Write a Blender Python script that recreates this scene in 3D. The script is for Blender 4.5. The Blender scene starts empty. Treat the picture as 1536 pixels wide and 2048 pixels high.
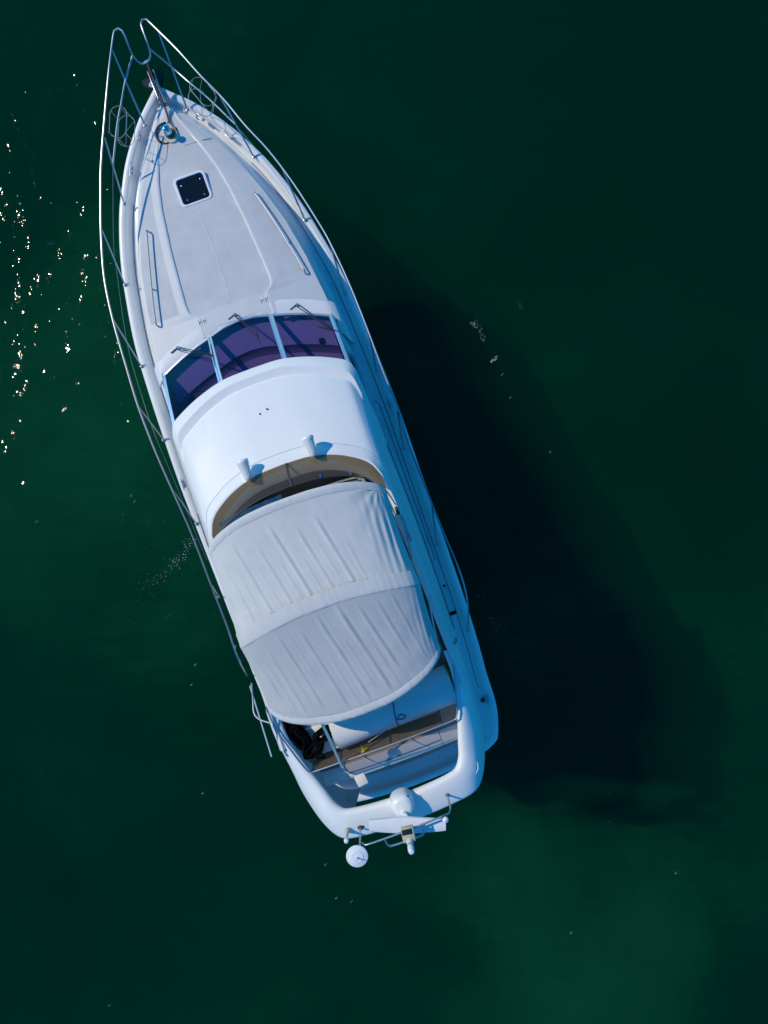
import bpy, bmesh, math, random
import numpy as np
from mathutils import Vector, Matrix, noise

random.seed(7)
rng = np.random.default_rng(7)
SC = bpy.context.scene
COL = SC.collection

# ------------------------------------------------------------------ camera
CAM_H = 16.0                      # drone height over the water (m)
FPX = 1419.0                      # focal length in photograph pixels
cam = bpy.data.cameras.new("camera")
cam.sensor_fit = 'VERTICAL'
cam.sensor_height = 24.0
cam.lens = 24.0 * FPX / 2048.0
cam.clip_start = 0.1
cam.clip_end = 4000.0
camo = bpy.data.objects.new("camera", cam)
camo.location = (0, 0, CAM_H)
COL.objects.link(camo)
SC.camera = camo

# ------------------------------------------------------------------ sky and sun
SUN_EL = math.radians(42.0)
SUN_TO = Vector((-0.926, 0.377, 0)).normalized()      # horizontal direction towards the sun
SUN_AZ = math.atan2(SUN_TO.x, SUN_TO.y)
w = bpy.data.worlds.new("World")
SC.world = w
w.use_nodes = True
nt = w.node_tree
nt.nodes.clear()
sky = nt.nodes.new("ShaderNodeTexSky")
sky.sky_type = 'NISHITA'
sky.sun_disc = False
sky.sun_elevation = SUN_EL
sky.sun_rotation = SUN_AZ
sky.altitude = 0
sky.air_density = 1.0
sky.dust_density = 0.1
sky.ozone_density = 6.0
tint = nt.nodes.new("ShaderNodeMix")
tint.data_type = 'RGBA'
tint.blend_type = 'MULTIPLY'
tint.inputs[0].default_value = 1.0
tint.inputs[7].default_value = (0.05, 0.66, 0.98, 1)
bg = nt.nodes.new("ShaderNodeBackground")
bg.inputs[1].default_value = 0.125
wo = nt.nodes.new("ShaderNodeOutputWorld")
nt.links.new(sky.outputs[0], tint.inputs[6])
nt.links.new(tint.outputs[2], bg.inputs[0])
nt.links.new(bg.outputs[0], wo.inputs[0])

sun = bpy.data.lights.new("sun", 'SUN')
sun.energy = 2.05
sun.angle = math.radians(0.5)
sun.color = (1.0, 0.89, 0.68)
suno = bpy.data.objects.new("sun", sun)
COL.objects.link(suno)
sd = SUN_TO * math.cos(SUN_EL) + Vector((0, 0, math.sin(SUN_EL)))
suno.rotation_euler = sd.to_track_quat('Z', 'Y').to_euler()
suno.location = (-20, 8, 20)

SC.view_settings.view_transform = 'Standard'
SC.view_settings.look = 'None'
SC.view_settings.gamma = 1.0
SC.view_settings.exposure = 0.5
SC.view_settings.use_curve_mapping = False
SC.render.engine = 'CYCLES'
SC.cycles.use_denoising = True
SC.cycles.max_bounces = 10
SC.cycles.volume_bounces = 1
SC.cycles.transparent_max_bounces = 16
SC.cycles.caustics_reflective = False
SC.cycles.caustics_refractive = False
SC.cycles.sample_clamp_indirect = 4.0

# ------------------------------------------------------------------ boat frame
HEAD = math.radians(19.9)
FWD = np.array([-math.sin(HEAD), math.cos(HEAD)])
STB = np.array([math.cos(HEAD), math.sin(HEAD)])
ORG = np.array([-4.36, 8.11]) - 7.3 * FWD


def L(px, py, z):
    """a photograph pixel at height z, in boat coordinates (x starboard, y forward)"""
    s = (CAM_H - z) / FPX
    d = np.array([(px - 768) * s, -(py - 1024) * s]) - ORG
    return (float(d @ STB), float(d @ FWD), z)


def LP(pts, z):
    if isinstance(z, (int, float)):
        z = [z] * len(pts)
    return [L(p[0], p[1], q) for p, q in zip(pts, z)]


def WXY(px, py, z=0.0):
    s = (CAM_H - z) / FPX
    return ((px - 768) * s, -(py - 1024) * s, z)


# ------------------------------------------------------------------ materials
def mat(name, color, rough=0.5, metal=0.0, spec=0.5, coat=0.0, var=0.0, vscale=3.0, bump=0.0, bscale=200.0,
        stain=None, stain_scale=1.2, stain_amt=0.0, sheen=0.0):
    m = bpy.data.materials.new(name)
    m.use_nodes = True
    t = m.node_tree
    n = t.nodes
    p = n["Principled BSDF"]
    p.inputs["Base Color"].default_value = (*color, 1)
    p.inputs["Roughness"].default_value = rough
    p.inputs["Metallic"].default_value = metal
    p.inputs["Specular IOR Level"].default_value = spec
    p.inputs["Coat Weight"].default_value = coat
    p.inputs["Coat Roughness"].default_value = 0.08
    if sheen:
        p.inputs["Sheen Weight"].default_value = sheen
    tc = n.new("ShaderNodeTexCoord")
    if var or stain:
        no = n.new("ShaderNodeTexNoise")
        no.inputs["Scale"].default_value = vscale
        no.inputs["Detail"].default_value = 6
        no.inputs["Roughness"].default_value = 0.65
        t.links.new(tc.outputs["Object"], no.inputs["Vector"])
        mr = n.new("ShaderNodeMapRange")
        mr.inputs[1].default_value = 0.3
        mr.inputs[2].default_value = 0.7
        mr.inputs[3].default_value = 1 - var
        mr.inputs[4].default_value = 1 + var * 0.5
        t.links.new(no.outputs["Fac"], mr.inputs[0])
        mx = n.new("ShaderNodeMix")
        mx.data_type = 'RGBA'
        mx.blend_type = 'MULTIPLY'
        mx.inputs[0].default_value = 1.0
        mx.inputs[6].default_value = (*color, 1)
        t.links.new(mr.outputs[0], mx.inputs[7])
        outc = mx.outputs[2]
        if stain:
            n2 = n.new("ShaderNodeTexNoise")
            n2.inputs["Scale"].default_value = stain_scale
            n2.inputs["Detail"].default_value = 9
            n2.inputs["Roughness"].default_value = 0.72
            t.links.new(tc.outputs["Object"], n2.inputs["Vector"])
            r2 = n.new("ShaderNodeMapRange")
            r2.inputs[1].default_value = 0.52
            r2.inputs[2].default_value = 0.78
            r2.inputs[3].default_value = 0.0
            r2.inputs[4].default_value = stain_amt
            t.links.new(n2.outputs["Fac"], r2.inputs[0])
            m2 = n.new("ShaderNodeMix")
            m2.data_type = 'RGBA'
            t.links.new(r2.outputs[0], m2.inputs[0])
            t.links.new(outc, m2.inputs[6])
            m2.inputs[7].default_value = (*stain, 1)
            outc = m2.outputs[2]
        t.links.new(outc, p.inputs["Base Color"])
    if bump:
        nb = n.new("ShaderNodeTexNoise")
        nb.inputs["Scale"].default_value = bscale
        nb.inputs["Detail"].default_value = 3
        t.links.new(tc.outputs["Object"], nb.inputs["Vector"])
        b = n.new("ShaderNodeBump")
        b.inputs["Strength"].default_value = bump
        b.inputs["Distance"].default_value = 0.01
        t.links.new(nb.outputs["Fac"], b.inputs["Height"])
        t.links.new(b.outputs[0], p.inputs["Normal"])
    return m


def fresnel(t, ior):
    """Fresnel that reads the same from both sides of a thin sheet"""
    n = t.nodes
    g = n.new("ShaderNodeNewGeometry")
    mr = n.new("ShaderNodeMapRange")
    mr.inputs[3].default_value = ior
    mr.inputs[4].default_value = 1.0 / ior
    t.links.new(g.outputs["Backfacing"], mr.inputs[0])
    fr = n.new("ShaderNodeFresnel")
    t.links.new(mr.outputs[0], fr.inputs[0])
    return fr


def glassmat(name, color, refl=1.0, rough=0.02, body=None, body_fac=0.0):
    """tinted sheet: what is behind shows through in the tint, the sky mirrors on top"""
    m = bpy.data.materials.new(name)
    m.use_nodes = True
    t = m.node_tree
    n = t.nodes
    n.clear()
    o = n.new("ShaderNodeOutputMaterial")
    tr = n.new("ShaderNodeBsdfTransparent")
    tr.inputs[0].default_value = (*color, 1)
    gl = n.new("ShaderNodeBsdfGlossy")
    gl.inputs["Roughness"].default_value = rough
    gl.inputs[0].default_value = (refl, refl, refl, 1)
    fr = fresnel(t, 1.5)
    mx = n.new("ShaderNodeMixShader")
    t.links.new(fr.outputs[0], mx.inputs[0])
    src = tr
    if body:
        df = n.new("ShaderNodeBsdfDiffuse")
        df.inputs[0].default_value = (*body, 1)
        m2 = n.new("ShaderNodeMixShader")
        m2.inputs[0].default_value = body_fac
        t.links.new(tr.outputs[0], m2.inputs[1])
        t.links.new(df.outputs[0], m2.inputs[2])
        src = m2
    t.links.new(src.outputs[0], mx.inputs[1])
    t.links.new(gl.outputs[0], mx.inputs[2])
    t.links.new(mx.outputs[0], o.inputs[0])
    return m


M = {}
M['gel'] = mat("white_gelcoat", (0.80, 0.80, 0.78), 0.36, coat=0.05, var=0.05, vscale=1.3, stain=(0.62, 0.60, 0.55), stain_scale=2.4, stain_amt=0.25)
M['gelroof'] = mat("white_roof_gelcoat", (0.80, 0.795, 0.77), 0.45, coat=0.0, var=0.035, vscale=0.9, stain=(0.66, 0.65, 0.62), stain_scale=1.7, stain_amt=0.16)
M['nonskid'] = mat("grey_white_nonskid", (0.565, 0.57, 0.575), 0.75, var=0.10, vscale=2.6, bump=0.35, bscale=260, stain=(0.40, 0.39, 0.37), stain_scale=3.2, stain_amt=0.40)
M['deck'] = mat("side_deck_nonskid", (0.72, 0.72, 0.71), 0.7, var=0.09, vscale=3.4, bump=0.35, bscale=240, stain=(0.42, 0.40, 0.36), stain_scale=4.0, stain_amt=0.5)
M['hull'] = mat("hull_gelcoat", (0.76, 0.77, 0.77), 0.2, coat=0.4, var=0.05, vscale=1.0)
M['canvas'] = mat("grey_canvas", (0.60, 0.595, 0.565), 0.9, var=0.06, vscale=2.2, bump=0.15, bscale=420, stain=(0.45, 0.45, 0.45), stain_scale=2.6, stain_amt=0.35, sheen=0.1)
M['canvas_shade_thread'] = mat("shaded_canvas_and_thread", (0.50, 0.50, 0.485), 0.9, var=0.07, vscale=2.6, bump=0.15, bscale=420, stain=(0.36, 0.36, 0.37), stain_scale=2.3, stain_amt=0.4, sheen=0.1)  # aft panel's slope shading put into a darker colour; stitching shares it
M['steel'] = mat("stainless_steel", (0.40, 0.44, 0.49), 0.40, metal=1.0)
M['satin'] = mat("satin_steel", (0.30, 0.33, 0.38), 0.5, metal=0.9)
M['alu'] = mat("brushed_aluminium", (0.66, 0.69, 0.72), 0.3, metal=0.75, var=0.08, vscale=8)
M['wire'] = mat("rail_wire", (0.50, 0.49, 0.44), 0.3, metal=0.8)
M['black'] = mat("black_rubber", (0.012, 0.012, 0.014), 0.55, var=0.2, vscale=20)
M['rope'] = mat("black_rope", (0.004, 0.004, 0.005), 0.95, spec=0.1, bump=0.8, bscale=160, var=0.3, vscale=30)
M['white'] = mat("white_plastic", (0.80, 0.80, 0.80), 0.35, var=0.04, vscale=5)
M['offwhite'] = mat("off_white_plastic", (0.66, 0.66, 0.63), 0.45, var=0.06, vscale=5)
M['beige'] = mat("beige_plastic", (0.55, 0.53, 0.38), 0.5, var=0.1, vscale=9)
M['foam'] = mat("white_foam_sheet", (0.72, 0.72, 0.69), 0.85, var=0.06, vscale=2.5, bump=0.3, bscale=60, stain=(0.60, 0.50, 0.25), stain_scale=3.0, stain_amt=0.35)
M['green'] = mat("green_sheet", (0.05, 0.22, 0.07), 0.6, var=0.2, vscale=6)
M['yellow'] = mat("yellow_fabric", (0.62, 0.42, 0.02), 0.7, var=0.2, vscale=12, bump=0.3, bscale=50)
M['tarp'] = mat("blue_tarp", (0.025, 0.15, 0.36), 0.55, var=0.25, vscale=7, bump=0.6, bscale=14)
M['vinyl'] = mat("dark_vinyl", (0.045, 0.04, 0.042), 0.5, var=0.15, vscale=6)
M['teak'] = mat("brown_floor", (0.50, 0.38, 0.28), 0.6, var=0.2, vscale=9, stain=(0.16, 0.12, 0.08), stain_scale=5, stain_amt=0.5)
M['dash'] = mat("dashboard_vinyl", (0.62, 0.55, 0.62), 0.6, var=0.08, vscale=4)
M['dashdark'] = mat("dashboard_groove", (0.20, 0.16, 0.22), 0.6, var=0.1, vscale=5)
M['shelf'] = mat("dashboard_shelf", (0.66, 0.50, 0.52), 0.6, var=0.08, vscale=4)
M['ridge'] = mat("coachroof_ridge", (0.585, 0.59, 0.595), 0.5, var=0.06, vscale=2.6)
M['apron'] = mat("apron_gelcoat", (0.68, 0.685, 0.69), 0.5, var=0.05, vscale=2.0)
M['rust'] = mat("rusty_chain", (0.17, 0.125, 0.09), 0.7, metal=0.3, var=0.5, vscale=25, stain=(0.30, 0.12, 0.03), stain_scale=16, stain_amt=0.8)
M['galv'] = mat("dark_galvanised", (0.018, 0.02, 0.023), 0.6, metal=0.2, var=0.3, vscale=14)
M['cream'] = mat("cream_plastic_rusted", (0.66, 0.60, 0.46), 0.5, var=0.1, vscale=9, stain=(0.40, 0.17, 0.04), stain_scale=11, stain_amt=0.8)
M['chrome'] = mat("chrome", (0.75, 0.77, 0.8), 0.07, metal=1.0)
M['seam'] = mat("dark_sealant", (0.10, 0.10, 0.11), 0.6)
M['pglass'] = glassmat("purple_tinted_glass", (0.385, 0.345, 0.61), refl=0.5)
M['smoke'] = glassmat("brown_smoked_acrylic", (0.57, 0.48, 0.365), refl=0.6, body=(0.30, 0.23, 0.155), body_fac=0.16)
M['smoke2'] = glassmat("brown_rail_acrylic", (0.66, 0.55, 0.43), refl=0.6, body=(0.34, 0.24, 0.16), body_fac=0.42)
M['hatch'] = glassmat("dark_hatch_acrylic", (0.05, 0.05, 0.06), refl=0.8, body=(0.012, 0.013, 0.02), body_fac=0.6)
M['sideglass'] = glassmat("dark_side_glass", (0.05, 0.06, 0.07), refl=0.9, body=(0.01, 0.012, 0.016), body_fac=0.7)


# ------------------------------------------------------------------ mesh helpers
def crv(pts, n, closed=False):
    """Catmull-Rom through pts, resampled to n points evenly by length"""
    P = [np.array(p, float) for p in pts]
    if closed:
        ext = [P[-1]] + P + [P[0], P[1]]
        segs = len(P)
    else:
        ext = [2 * P[0] - P[1]] + P + [2 * P[-1] - P[-2]]
        segs = len(P) - 1
    out = []
    for i in range(segs):
        a, b, c, d = ext[i], ext[i + 1], ext[i + 2], ext[i + 3]
        for k in range(16):
            t = k / 16.0
            out.append(0.5 * ((2 * b) + (-a + c) * t + (2 * a - 5 * b + 4 * c - d) * t * t + (-a + 3 * b - 3 * c + d) * t ** 3))
    out.append(P[0] if closed else P[-1])
    out = np.array(out)
    d = np.r_[0, np.cumsum(np.linalg.norm(np.diff(out, axis=0), axis=1))]
    s = np.linspace(0, d[-1], n + 1 if closed else n)
    r = np.stack([np.interp(s, d, out[:, k]) for k in range(out.shape[1])], 1)
    return r[:-1] if closed else r


class MB:
    def __init__(self):
        self.v = []
        self.f = []
        self.m = []

    def add(self, verts, faces, mi=0):
        o = len(self.v)
        self.v += [tuple(map(float, q)) for q in verts]
        self.f += [tuple(o + i for i in f) for f in faces]
        self.m += [mi] * len(faces)
        return self

    def loft(self, rows, closed=False, mi=0, mcol=None, mrow=None):
        n = len(rows[0])
        o = len(self.v)
        for r in rows:
            self.v += [tuple(map(float, q)) for q in r]
        for i in range(len(rows) - 1):
            for j in range(n if closed else n - 1):
                k = (j + 1) % n
                self.f.append((o + i * n + j, o + i * n + k, o + (i + 1) * n + k, o + (i + 1) * n + j))
                self.m.append(mcol[j] if mcol else (mrow[i] if mrow else mi))
        return self

    def cap(self, ring, mi=0):
        o = len(self.v)
        self.v += [tuple(map(float, q)) for q in ring]
        self.f.append(tuple(range(o, o + len(ring))))
        self.m.append(mi)
        return self

    def tube(self, path, r, seg=8, closed=False, caps=True, mi=0):
        P = [np.array(p, float) for p in path]
        n = len(P)
        rows = []
        up = None
        for i in range(n):
            if closed:
                t = P[(i + 1) % n] - P[i - 1]
            else:
                t = P[min(i + 1, n - 1)] - P[max(i - 1, 0)]
            t = t / (np.linalg.norm(t) + 1e-12)
            if up is None:
                a = np.array([0, 0, 1.0]) if abs(t[2]) < 0.9 else np.array([1.0, 0, 0])
            else:
                a = up
            u = a - t * (a @ t)
            u = u / (np.linalg.norm(u) + 1e-12)
            up = u
            v = np.cross(t, u)
            ri = r[i] if hasattr(r, '__len__') else r
            rows.append([P[i] + ri * (math.cos(q) * u + math.sin(q) * v) for q in np.linspace(0, 2 * math.pi, seg, endpoint=False)])
        if closed:
            rows.append(rows[0])
        self.loft(rows, closed=True, mi=mi)
        if caps and not closed:
            self.cap(rows[0][::-1], mi)
            self.cap(rows[-1], mi)
        return self

    def box(self, c, size, rz=0.0, bevel=0.0, mi=0, rx=0.0, ry=0.0):
        bm = bmesh.new()
        bmesh.ops.create_cube(bm, size=1.0)
        for v in bm.verts:
            v.co = Vector((v.co.x * size[0], v.co.y * size[1], v.co.z * size[2]))
        if bevel:
            bmesh.ops.bevel(bm, geom=list(bm.edges), offset=bevel, segments=2, affect='EDGES', profile=0.5)
        R = Matrix.Translation(Vector(c)) @ Matrix.Rotation(rz, 4, 'Z') @ Matrix.Rotation(ry, 4, 'Y') @ Matrix.Rotation(rx, 4, 'X')
        bm.transform(R)
        bm.verts.ensure_lookup_table()
        self.add([v.co for v in bm.verts], [[v.index for v in f.verts] for f in bm.faces], mi)
        bm.free()
        return self

    def lathe(self, prof, c=(0, 0, 0), axis=(0, 0, 1), seg=20, mi=0):
        ax = Vector(axis).normalized()
        q = Vector((0, 0, 1)).rotation_difference(ax)
        rows = []
        for (r, h) in prof:
            rows.append([Vector(c) + q @ Vector((r * math.cos(a), r * math.sin(a), h)) for a in np.linspace(0, 2 * math.pi, seg, endpoint=False)])
        self.loft(rows, closed=True, mi=mi)
        if prof[0][0] > 1e-4:
            self.cap(rows[0][::-1], mi)
        if prof[-1][0] > 1e-4:
            self.cap(rows[-1], mi)
        return self

    def build(self, name, mats, parent=None, smooth=True, angle=40, kind=None, label=None):
        me = bpy.data.meshes.new(name)
        me.from_pydata(self.v, [], self.f)
        for m in (mats if isinstance(mats, (list, tuple)) else [mats]):
            me.materials.append(m)
        me.polygons.foreach_set("material_index", self.m)
        bm = bmesh.new()
        bm.from_mesh(me)
        bmesh.ops.remove_doubles(bm, verts=bm.verts, dist=1e-5)
        bmesh.ops.recalc_face_normals(bm, faces=bm.faces)
        bm.to_mesh(me)
        bm.free()
        if smooth:
            me.polygons.foreach_set("use_smooth", [True] * len(me.polygons))
            me.set_sharp_from_angle(angle=math.radians(angle))
        me.update()
        o = bpy.data.objects.new(name, me)
        COL.objects.link(o)
        if parent:
            o.parent = parent
        if kind:
            o["kind"] = kind
        if label:
            o["label"] = label
        return o


def mirror(pts):
    return [(-p[0], p[1], p[2]) for p in pts]


def sym(half):
    """half: centreline point first, then to starboard -> full curve from port to starboard"""
    return mirror(half[1:][::-1]) + list(half)


def interp(tab, y):
    ys = [t[0] for t in tab]
    xs = [t[1] for t in tab]
    if ys[0] > ys[-1]:
        ys = ys[::-1]
        xs = xs[::-1]
    return float(np.interp(y, ys, xs))


def offset2d(poly, d):
    """poly: (n,3) open curve bow -> stern on the starboard side; moves inboard (to -x side) by d"""
    P = np.array(poly)
    T = np.gradient(P[:, :2], axis=0)
    T /= np.linalg.norm(T, axis=1)[:, None] + 1e-9
    N = np.stack([T[:, 1], -T[:, 0]], 1)          # right of travel = inboard when travelling aft on starboard
    Q = P.copy()
    Q[:, :2] += N * d
    Q[:, 0] = np.maximum(Q[:, 0], 0)
    return Q


# ------------------------------------------------------------------ water
def water_surface_normal(t, tc):
    n = t.nodes

    def layer(scale, rot, sx, detail, dist, prev=None):
        mm = n.new("ShaderNodeMapping")
        mm.inputs["Rotation"].default_value = (0, 0, rot)
        mm.inputs["Scale"].default_value = (sx, 1, 1)
        t.links.new(tc.outputs["Object"], mm.inputs[0])
        nn = n.new("ShaderNodeTexNoise")
        nn.inputs["Scale"].default_value = scale
        nn.inputs["Detail"].default_value = detail
        nn.inputs["Roughness"].default_value = 0.5
        t.links.new(mm.outputs[0], nn.inputs["Vector"])
        b = n.new("ShaderNodeBump")
        b.inputs["Strength"].default_value = 1.0
        b.inputs["Distance"].default_value = dist
        t.links.new(nn.outputs["Fac"], b.inputs["Height"])
        if prev:
            t.links.new(prev.outputs[0], b.inputs["Normal"])
        return b
    b1 = layer(0.6, 0.60, 2.4, 1, 0.052)
    b2 = layer(1.6, 0.80, 1.6, 1, 0.092, b1)
    b3 = layer(6.5, 0.35, 1.6, 1, 0.0150, b2)
    return b3


WATER_TINT = (0.001, 0.116, 0.058)
WATER_DENS = 0.225
WATER_D = 5.0


def build_water():
    S = 900.0
    # clear top layer: the rippled surface that mirrors sun and sky
    m = bpy.data.materials.new("water_surface")
    m.use_nodes = True
    t = m.node_tree
    n = t.nodes
    n.clear()
    tc = n.new("ShaderNodeTexCoord")
    out = n.new("ShaderNodeOutputMaterial")
    tr = n.new("ShaderNodeBsdfTransparent")
    tr.inputs[0].default_value = (0.93, 0.99, 0.985, 1)
    gl = n.new("ShaderNodeBsdfGlossy")
    gl.inputs["Roughness"].default_value = 0.05
    gl.inputs[0].default_value = (0.25, 0.25, 0.25, 1)
    fr = fresnel(t, 1.33)
    mx = n.new("ShaderNodeMixShader")
    nm = water_surface_normal(t, tc)
    t.links.new(nm.outputs[0], gl.inputs["Normal"])
    t.links.new(nm.outputs[0], fr.inputs["Normal"])
    t.links.new(fr.outputs[0], mx.inputs[0])
    t.links.new(tr.outputs[0], mx.inputs[1])
    t.links.new(gl.outputs[0], mx.inputs[2])
    t.links.new(mx.outputs[0], out.inputs[0])
    # the body of the water: green scattering, even density
    vs = n.new("ShaderNodeVolumeScatter")
    va = n.new("ShaderNodeVolumeAbsorption")
    for v in (vs, va):
        v.inputs["Color"].default_value = (*WATER_TINT, 1)
        v.inputs["Density"].default_value = WATER_DENS
    ad = n.new("ShaderNodeAddShader")
    t.links.new(vs.outputs[0], ad.inputs[0])
    t.links.new(va.outputs[0], ad.inputs[1])
    t.links.new(ad.outputs[0], out.inputs["Volume"])
    mb = MB()
    mb.box((0, 0, -WATER_D / 2), (S, S, WATER_D))
    o = mb.build("water", m, smooth=False)
    o["kind"] = "structure"
    o["label"] = "dark green harbour water with sun glitter"
    # murky body of the water that takes the light and the yacht's shadow
    m = bpy.data.materials.new("green_silt")
    m.use_nodes = True
    t = m.node_tree
    n = t.nodes
    p = n["Principled BSDF"]
    tc = n.new("ShaderNodeTexCoord")
    n1 = n.new("ShaderNodeTexNoise")
    n1.inputs["Scale"].default_value = 0.16
    n1.inputs["Detail"].default_value = 5
    n1.inputs["Roughness"].default_value = 0.55
    n1.inputs["Distortion"].default_value = 0.9
    mp = n.new("ShaderNodeMapping")
    mp.inputs["Location"].default_value = (3.1, 1.7, 0)
    mp.inputs["Rotation"].default_value = (0, 0, 0.5)
    t.links.new(tc.outputs["Object"], mp.inputs[0])
    t.links.new(mp.outputs[0], n1.inputs["Vector"])
    sq = n.new("ShaderNodeMapRange")
    sq.inputs[3].default_value = 0.24
    sq.inputs[4].default_value = 0.76
    t.links.new(n1.outputs["Fac"], sq.inputs[0])
    acc = sq.outputs[0]
    # pale silt clouds; negative amounts make darker green patches
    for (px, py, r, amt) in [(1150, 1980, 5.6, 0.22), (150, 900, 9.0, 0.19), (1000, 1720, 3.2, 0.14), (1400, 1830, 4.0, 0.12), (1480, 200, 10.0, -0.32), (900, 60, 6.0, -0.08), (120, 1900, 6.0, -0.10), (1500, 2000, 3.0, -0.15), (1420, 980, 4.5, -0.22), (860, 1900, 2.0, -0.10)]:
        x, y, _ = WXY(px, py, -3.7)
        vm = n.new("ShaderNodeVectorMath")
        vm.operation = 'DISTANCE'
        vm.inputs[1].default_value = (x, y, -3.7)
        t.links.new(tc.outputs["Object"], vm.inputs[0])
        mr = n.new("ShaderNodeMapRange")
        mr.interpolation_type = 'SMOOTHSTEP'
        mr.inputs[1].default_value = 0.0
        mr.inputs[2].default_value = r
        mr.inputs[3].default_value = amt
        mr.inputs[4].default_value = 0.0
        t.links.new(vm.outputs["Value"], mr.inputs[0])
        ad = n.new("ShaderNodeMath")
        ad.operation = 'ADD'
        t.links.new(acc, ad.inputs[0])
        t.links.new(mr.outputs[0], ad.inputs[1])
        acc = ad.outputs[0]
    n3 = n.new("ShaderNodeTexNoise")
    n3.inputs["Scale"].default_value = 0.55
    n3.inputs["Detail"].default_value = 6
    n3.inputs["Distortion"].default_value = 1.2
    t.links.new(mp.outputs[0], n3.inputs["Vector"])
    m3 = n.new("ShaderNodeMath")
    m3.operation = 'MULTIPLY_ADD'
    m3.inputs[1].default_value = 0.13
    t.links.new(n3.outputs["Fac"], m3.inputs[0])
    sb = n.new("ShaderNodeMath")
    sb.operation = 'SUBTRACT'
    sb.inputs[1].default_value = 0.065
    t.links.new(acc, sb.inputs[0])
    t.links.new(sb.outputs[0], m3.inputs[2])
    acc = m3.outputs[0]
    # fine streaks of drifting particles
    ms = n.new("ShaderNodeMapping")
    ms.inputs["Rotation"].default_value = (0, 0, -0.62)
    ms.inputs["Scale"].default_value = (0.5, 3.2, 1)
    t.links.new(tc.outputs["Object"], ms.inputs[0])
    n2 = n.new("ShaderNodeTexNoise")
    n2.inputs["Scale"].default_value = 1.1
    n2.inputs["Detail"].default_value = 4
    t.links.new(ms.outputs[0], n2.inputs["Vector"])
    m2 = n.new("ShaderNodeMath")
    m2.operation = 'MULTIPLY_ADD'
    m2.inputs[1].default_value = 0.10
    t.links.new(n2.outputs["Fac"], m2.inputs[0])
    t.links.new(acc, m2.inputs[2])
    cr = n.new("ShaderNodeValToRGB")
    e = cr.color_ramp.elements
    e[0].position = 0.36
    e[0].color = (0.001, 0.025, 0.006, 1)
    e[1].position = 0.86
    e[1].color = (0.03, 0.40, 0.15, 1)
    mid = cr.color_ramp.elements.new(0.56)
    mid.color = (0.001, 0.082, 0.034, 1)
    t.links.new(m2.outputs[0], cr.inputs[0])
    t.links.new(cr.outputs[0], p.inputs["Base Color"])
    p.inputs["Subsurface Weight"].default_value = 1.0
    p.inputs["Subsurface Radius"].default_value = (0.5, 1.0, 0.9)
    p.inputs["Subsurface Scale"].default_value = 0.5
    p.subsurface_method = 'BURLEY'
    p.inputs["Roughness"].default_value = 1.0
    p.inputs["Specular IOR Level"].default_value = 0.0
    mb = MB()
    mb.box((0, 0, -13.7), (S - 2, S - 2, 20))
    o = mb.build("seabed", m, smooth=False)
    o["kind"] = "structure"
    o["label"] = "dim green silty seabed under the water"


build_water()

# ------------------------------------------------------------------ yacht root
yacht = bpy.data.objects.new("motor_yacht", None)
yacht.location = (ORG[0], ORG[1], 0)
yacht.rotation_euler = (0, 0, HEAD)
COL.objects.link(yacht)
yacht["label"] = "white flybridge motor yacht with grey canvas canopy floating on green water"
yacht["category"] = "yacht"
RM = Matrix.Translation((ORG[0], ORG[1], 0)) @ Matrix.Rotation(HEAD, 4, 'Z')


def part(name, parent=yacht):
    e = bpy.data.objects.new(name, None)
    COL.objects.link(e)
    e.parent = parent
    return e


# ---- sheer line (starboard half): x, y, z
SHEER = [(0.0, 7.42, 2.30), (0.24, 7.20, 2.285), (0.47, 7.0, 2.26), (0.66, 6.8, 2.235), (0.91, 6.5, 2.205), (1.12, 6.2, 2.18), (1.29, 5.9, 2.155),
         (1.50, 5.5, 2.13), (1.70, 5.0, 2.09), (1.86, 4.5, 2.05), (1.98, 4.0, 2.01), (2.16, 3.0, 1.95), (2.24, 2.0, 1.89),
         (2.285, 1.0, 1.83), (2.31, 0.0, 1.78), (2.30, -1.0, 1.72), (2.29, -2.0, 1.67), (2.28, -3.0, 1.62), (2.265, -4.0, 1.58),
         (2.22, -5.0, 1.55), (2.17, -5.6, 1.54), (2.155, -6.1, 1.52), (2.11, -6.45, 1.50), (1.96, -6.92, 1.45), (1.82, -7.06, 1.40), (1.5, -7.19, 1.34),
         (1.0, -7.29, 1.28), (0.5, -7.335, 1.26), (0.0, -7.35, 1.26)]
sheer = crv(SHEER, 120)
for q in sheer:
    q[0] = max(q[0], 0)


def full(half):
    """starboard half curve bow->stern -> closed loop round the boat"""
    h = [tuple(p) for p in half]
    return h + [(-p[0], p[1], p[2]) for p in h[::-1]]


def hull():
    rows = []
    for (k, zt, rake, out) in [(1, None, 0, 0), (1, 'r', 0, .025), (1, 'r2', 0, .025), (1, 'r3', 0, 0.0), (0.965, 0.85, .45, 0), (0.90, 0.15, .9, 0), (0.86, -0.1, 1.1, 0), (0.55, -0.8, 1.8, 0)]:
        r = []
        for q in sheer:
            x, y, z = q
            wb = max(0.0, (y - 1.0) / 6.4)
            kk = k - (1 - k) * 3.2 * wb ** 2 * (1 if zt not in (None, 'r', 'r2', 'r3') else 0)
            kk = max(kk, 0.02)
            yy = y - rake * wb ** 2
            if y < -6:
                yy = y + (1 - k) * 0.5
            zz = z if zt is None else (z - .05 if zt == 'r' else z - .12 if zt == 'r2' else z - .14 if zt == 'r3' else zt)
            xx = x * kk + (out if x > 0.05 else 0)
            r.append((xx, yy, zz))
        rows.append(full(r))
    MB().loft(rows, closed=True, mi=0).cap(rows[-1]).build("hull", M['hull'], yacht, angle=50)


hull()


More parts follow.
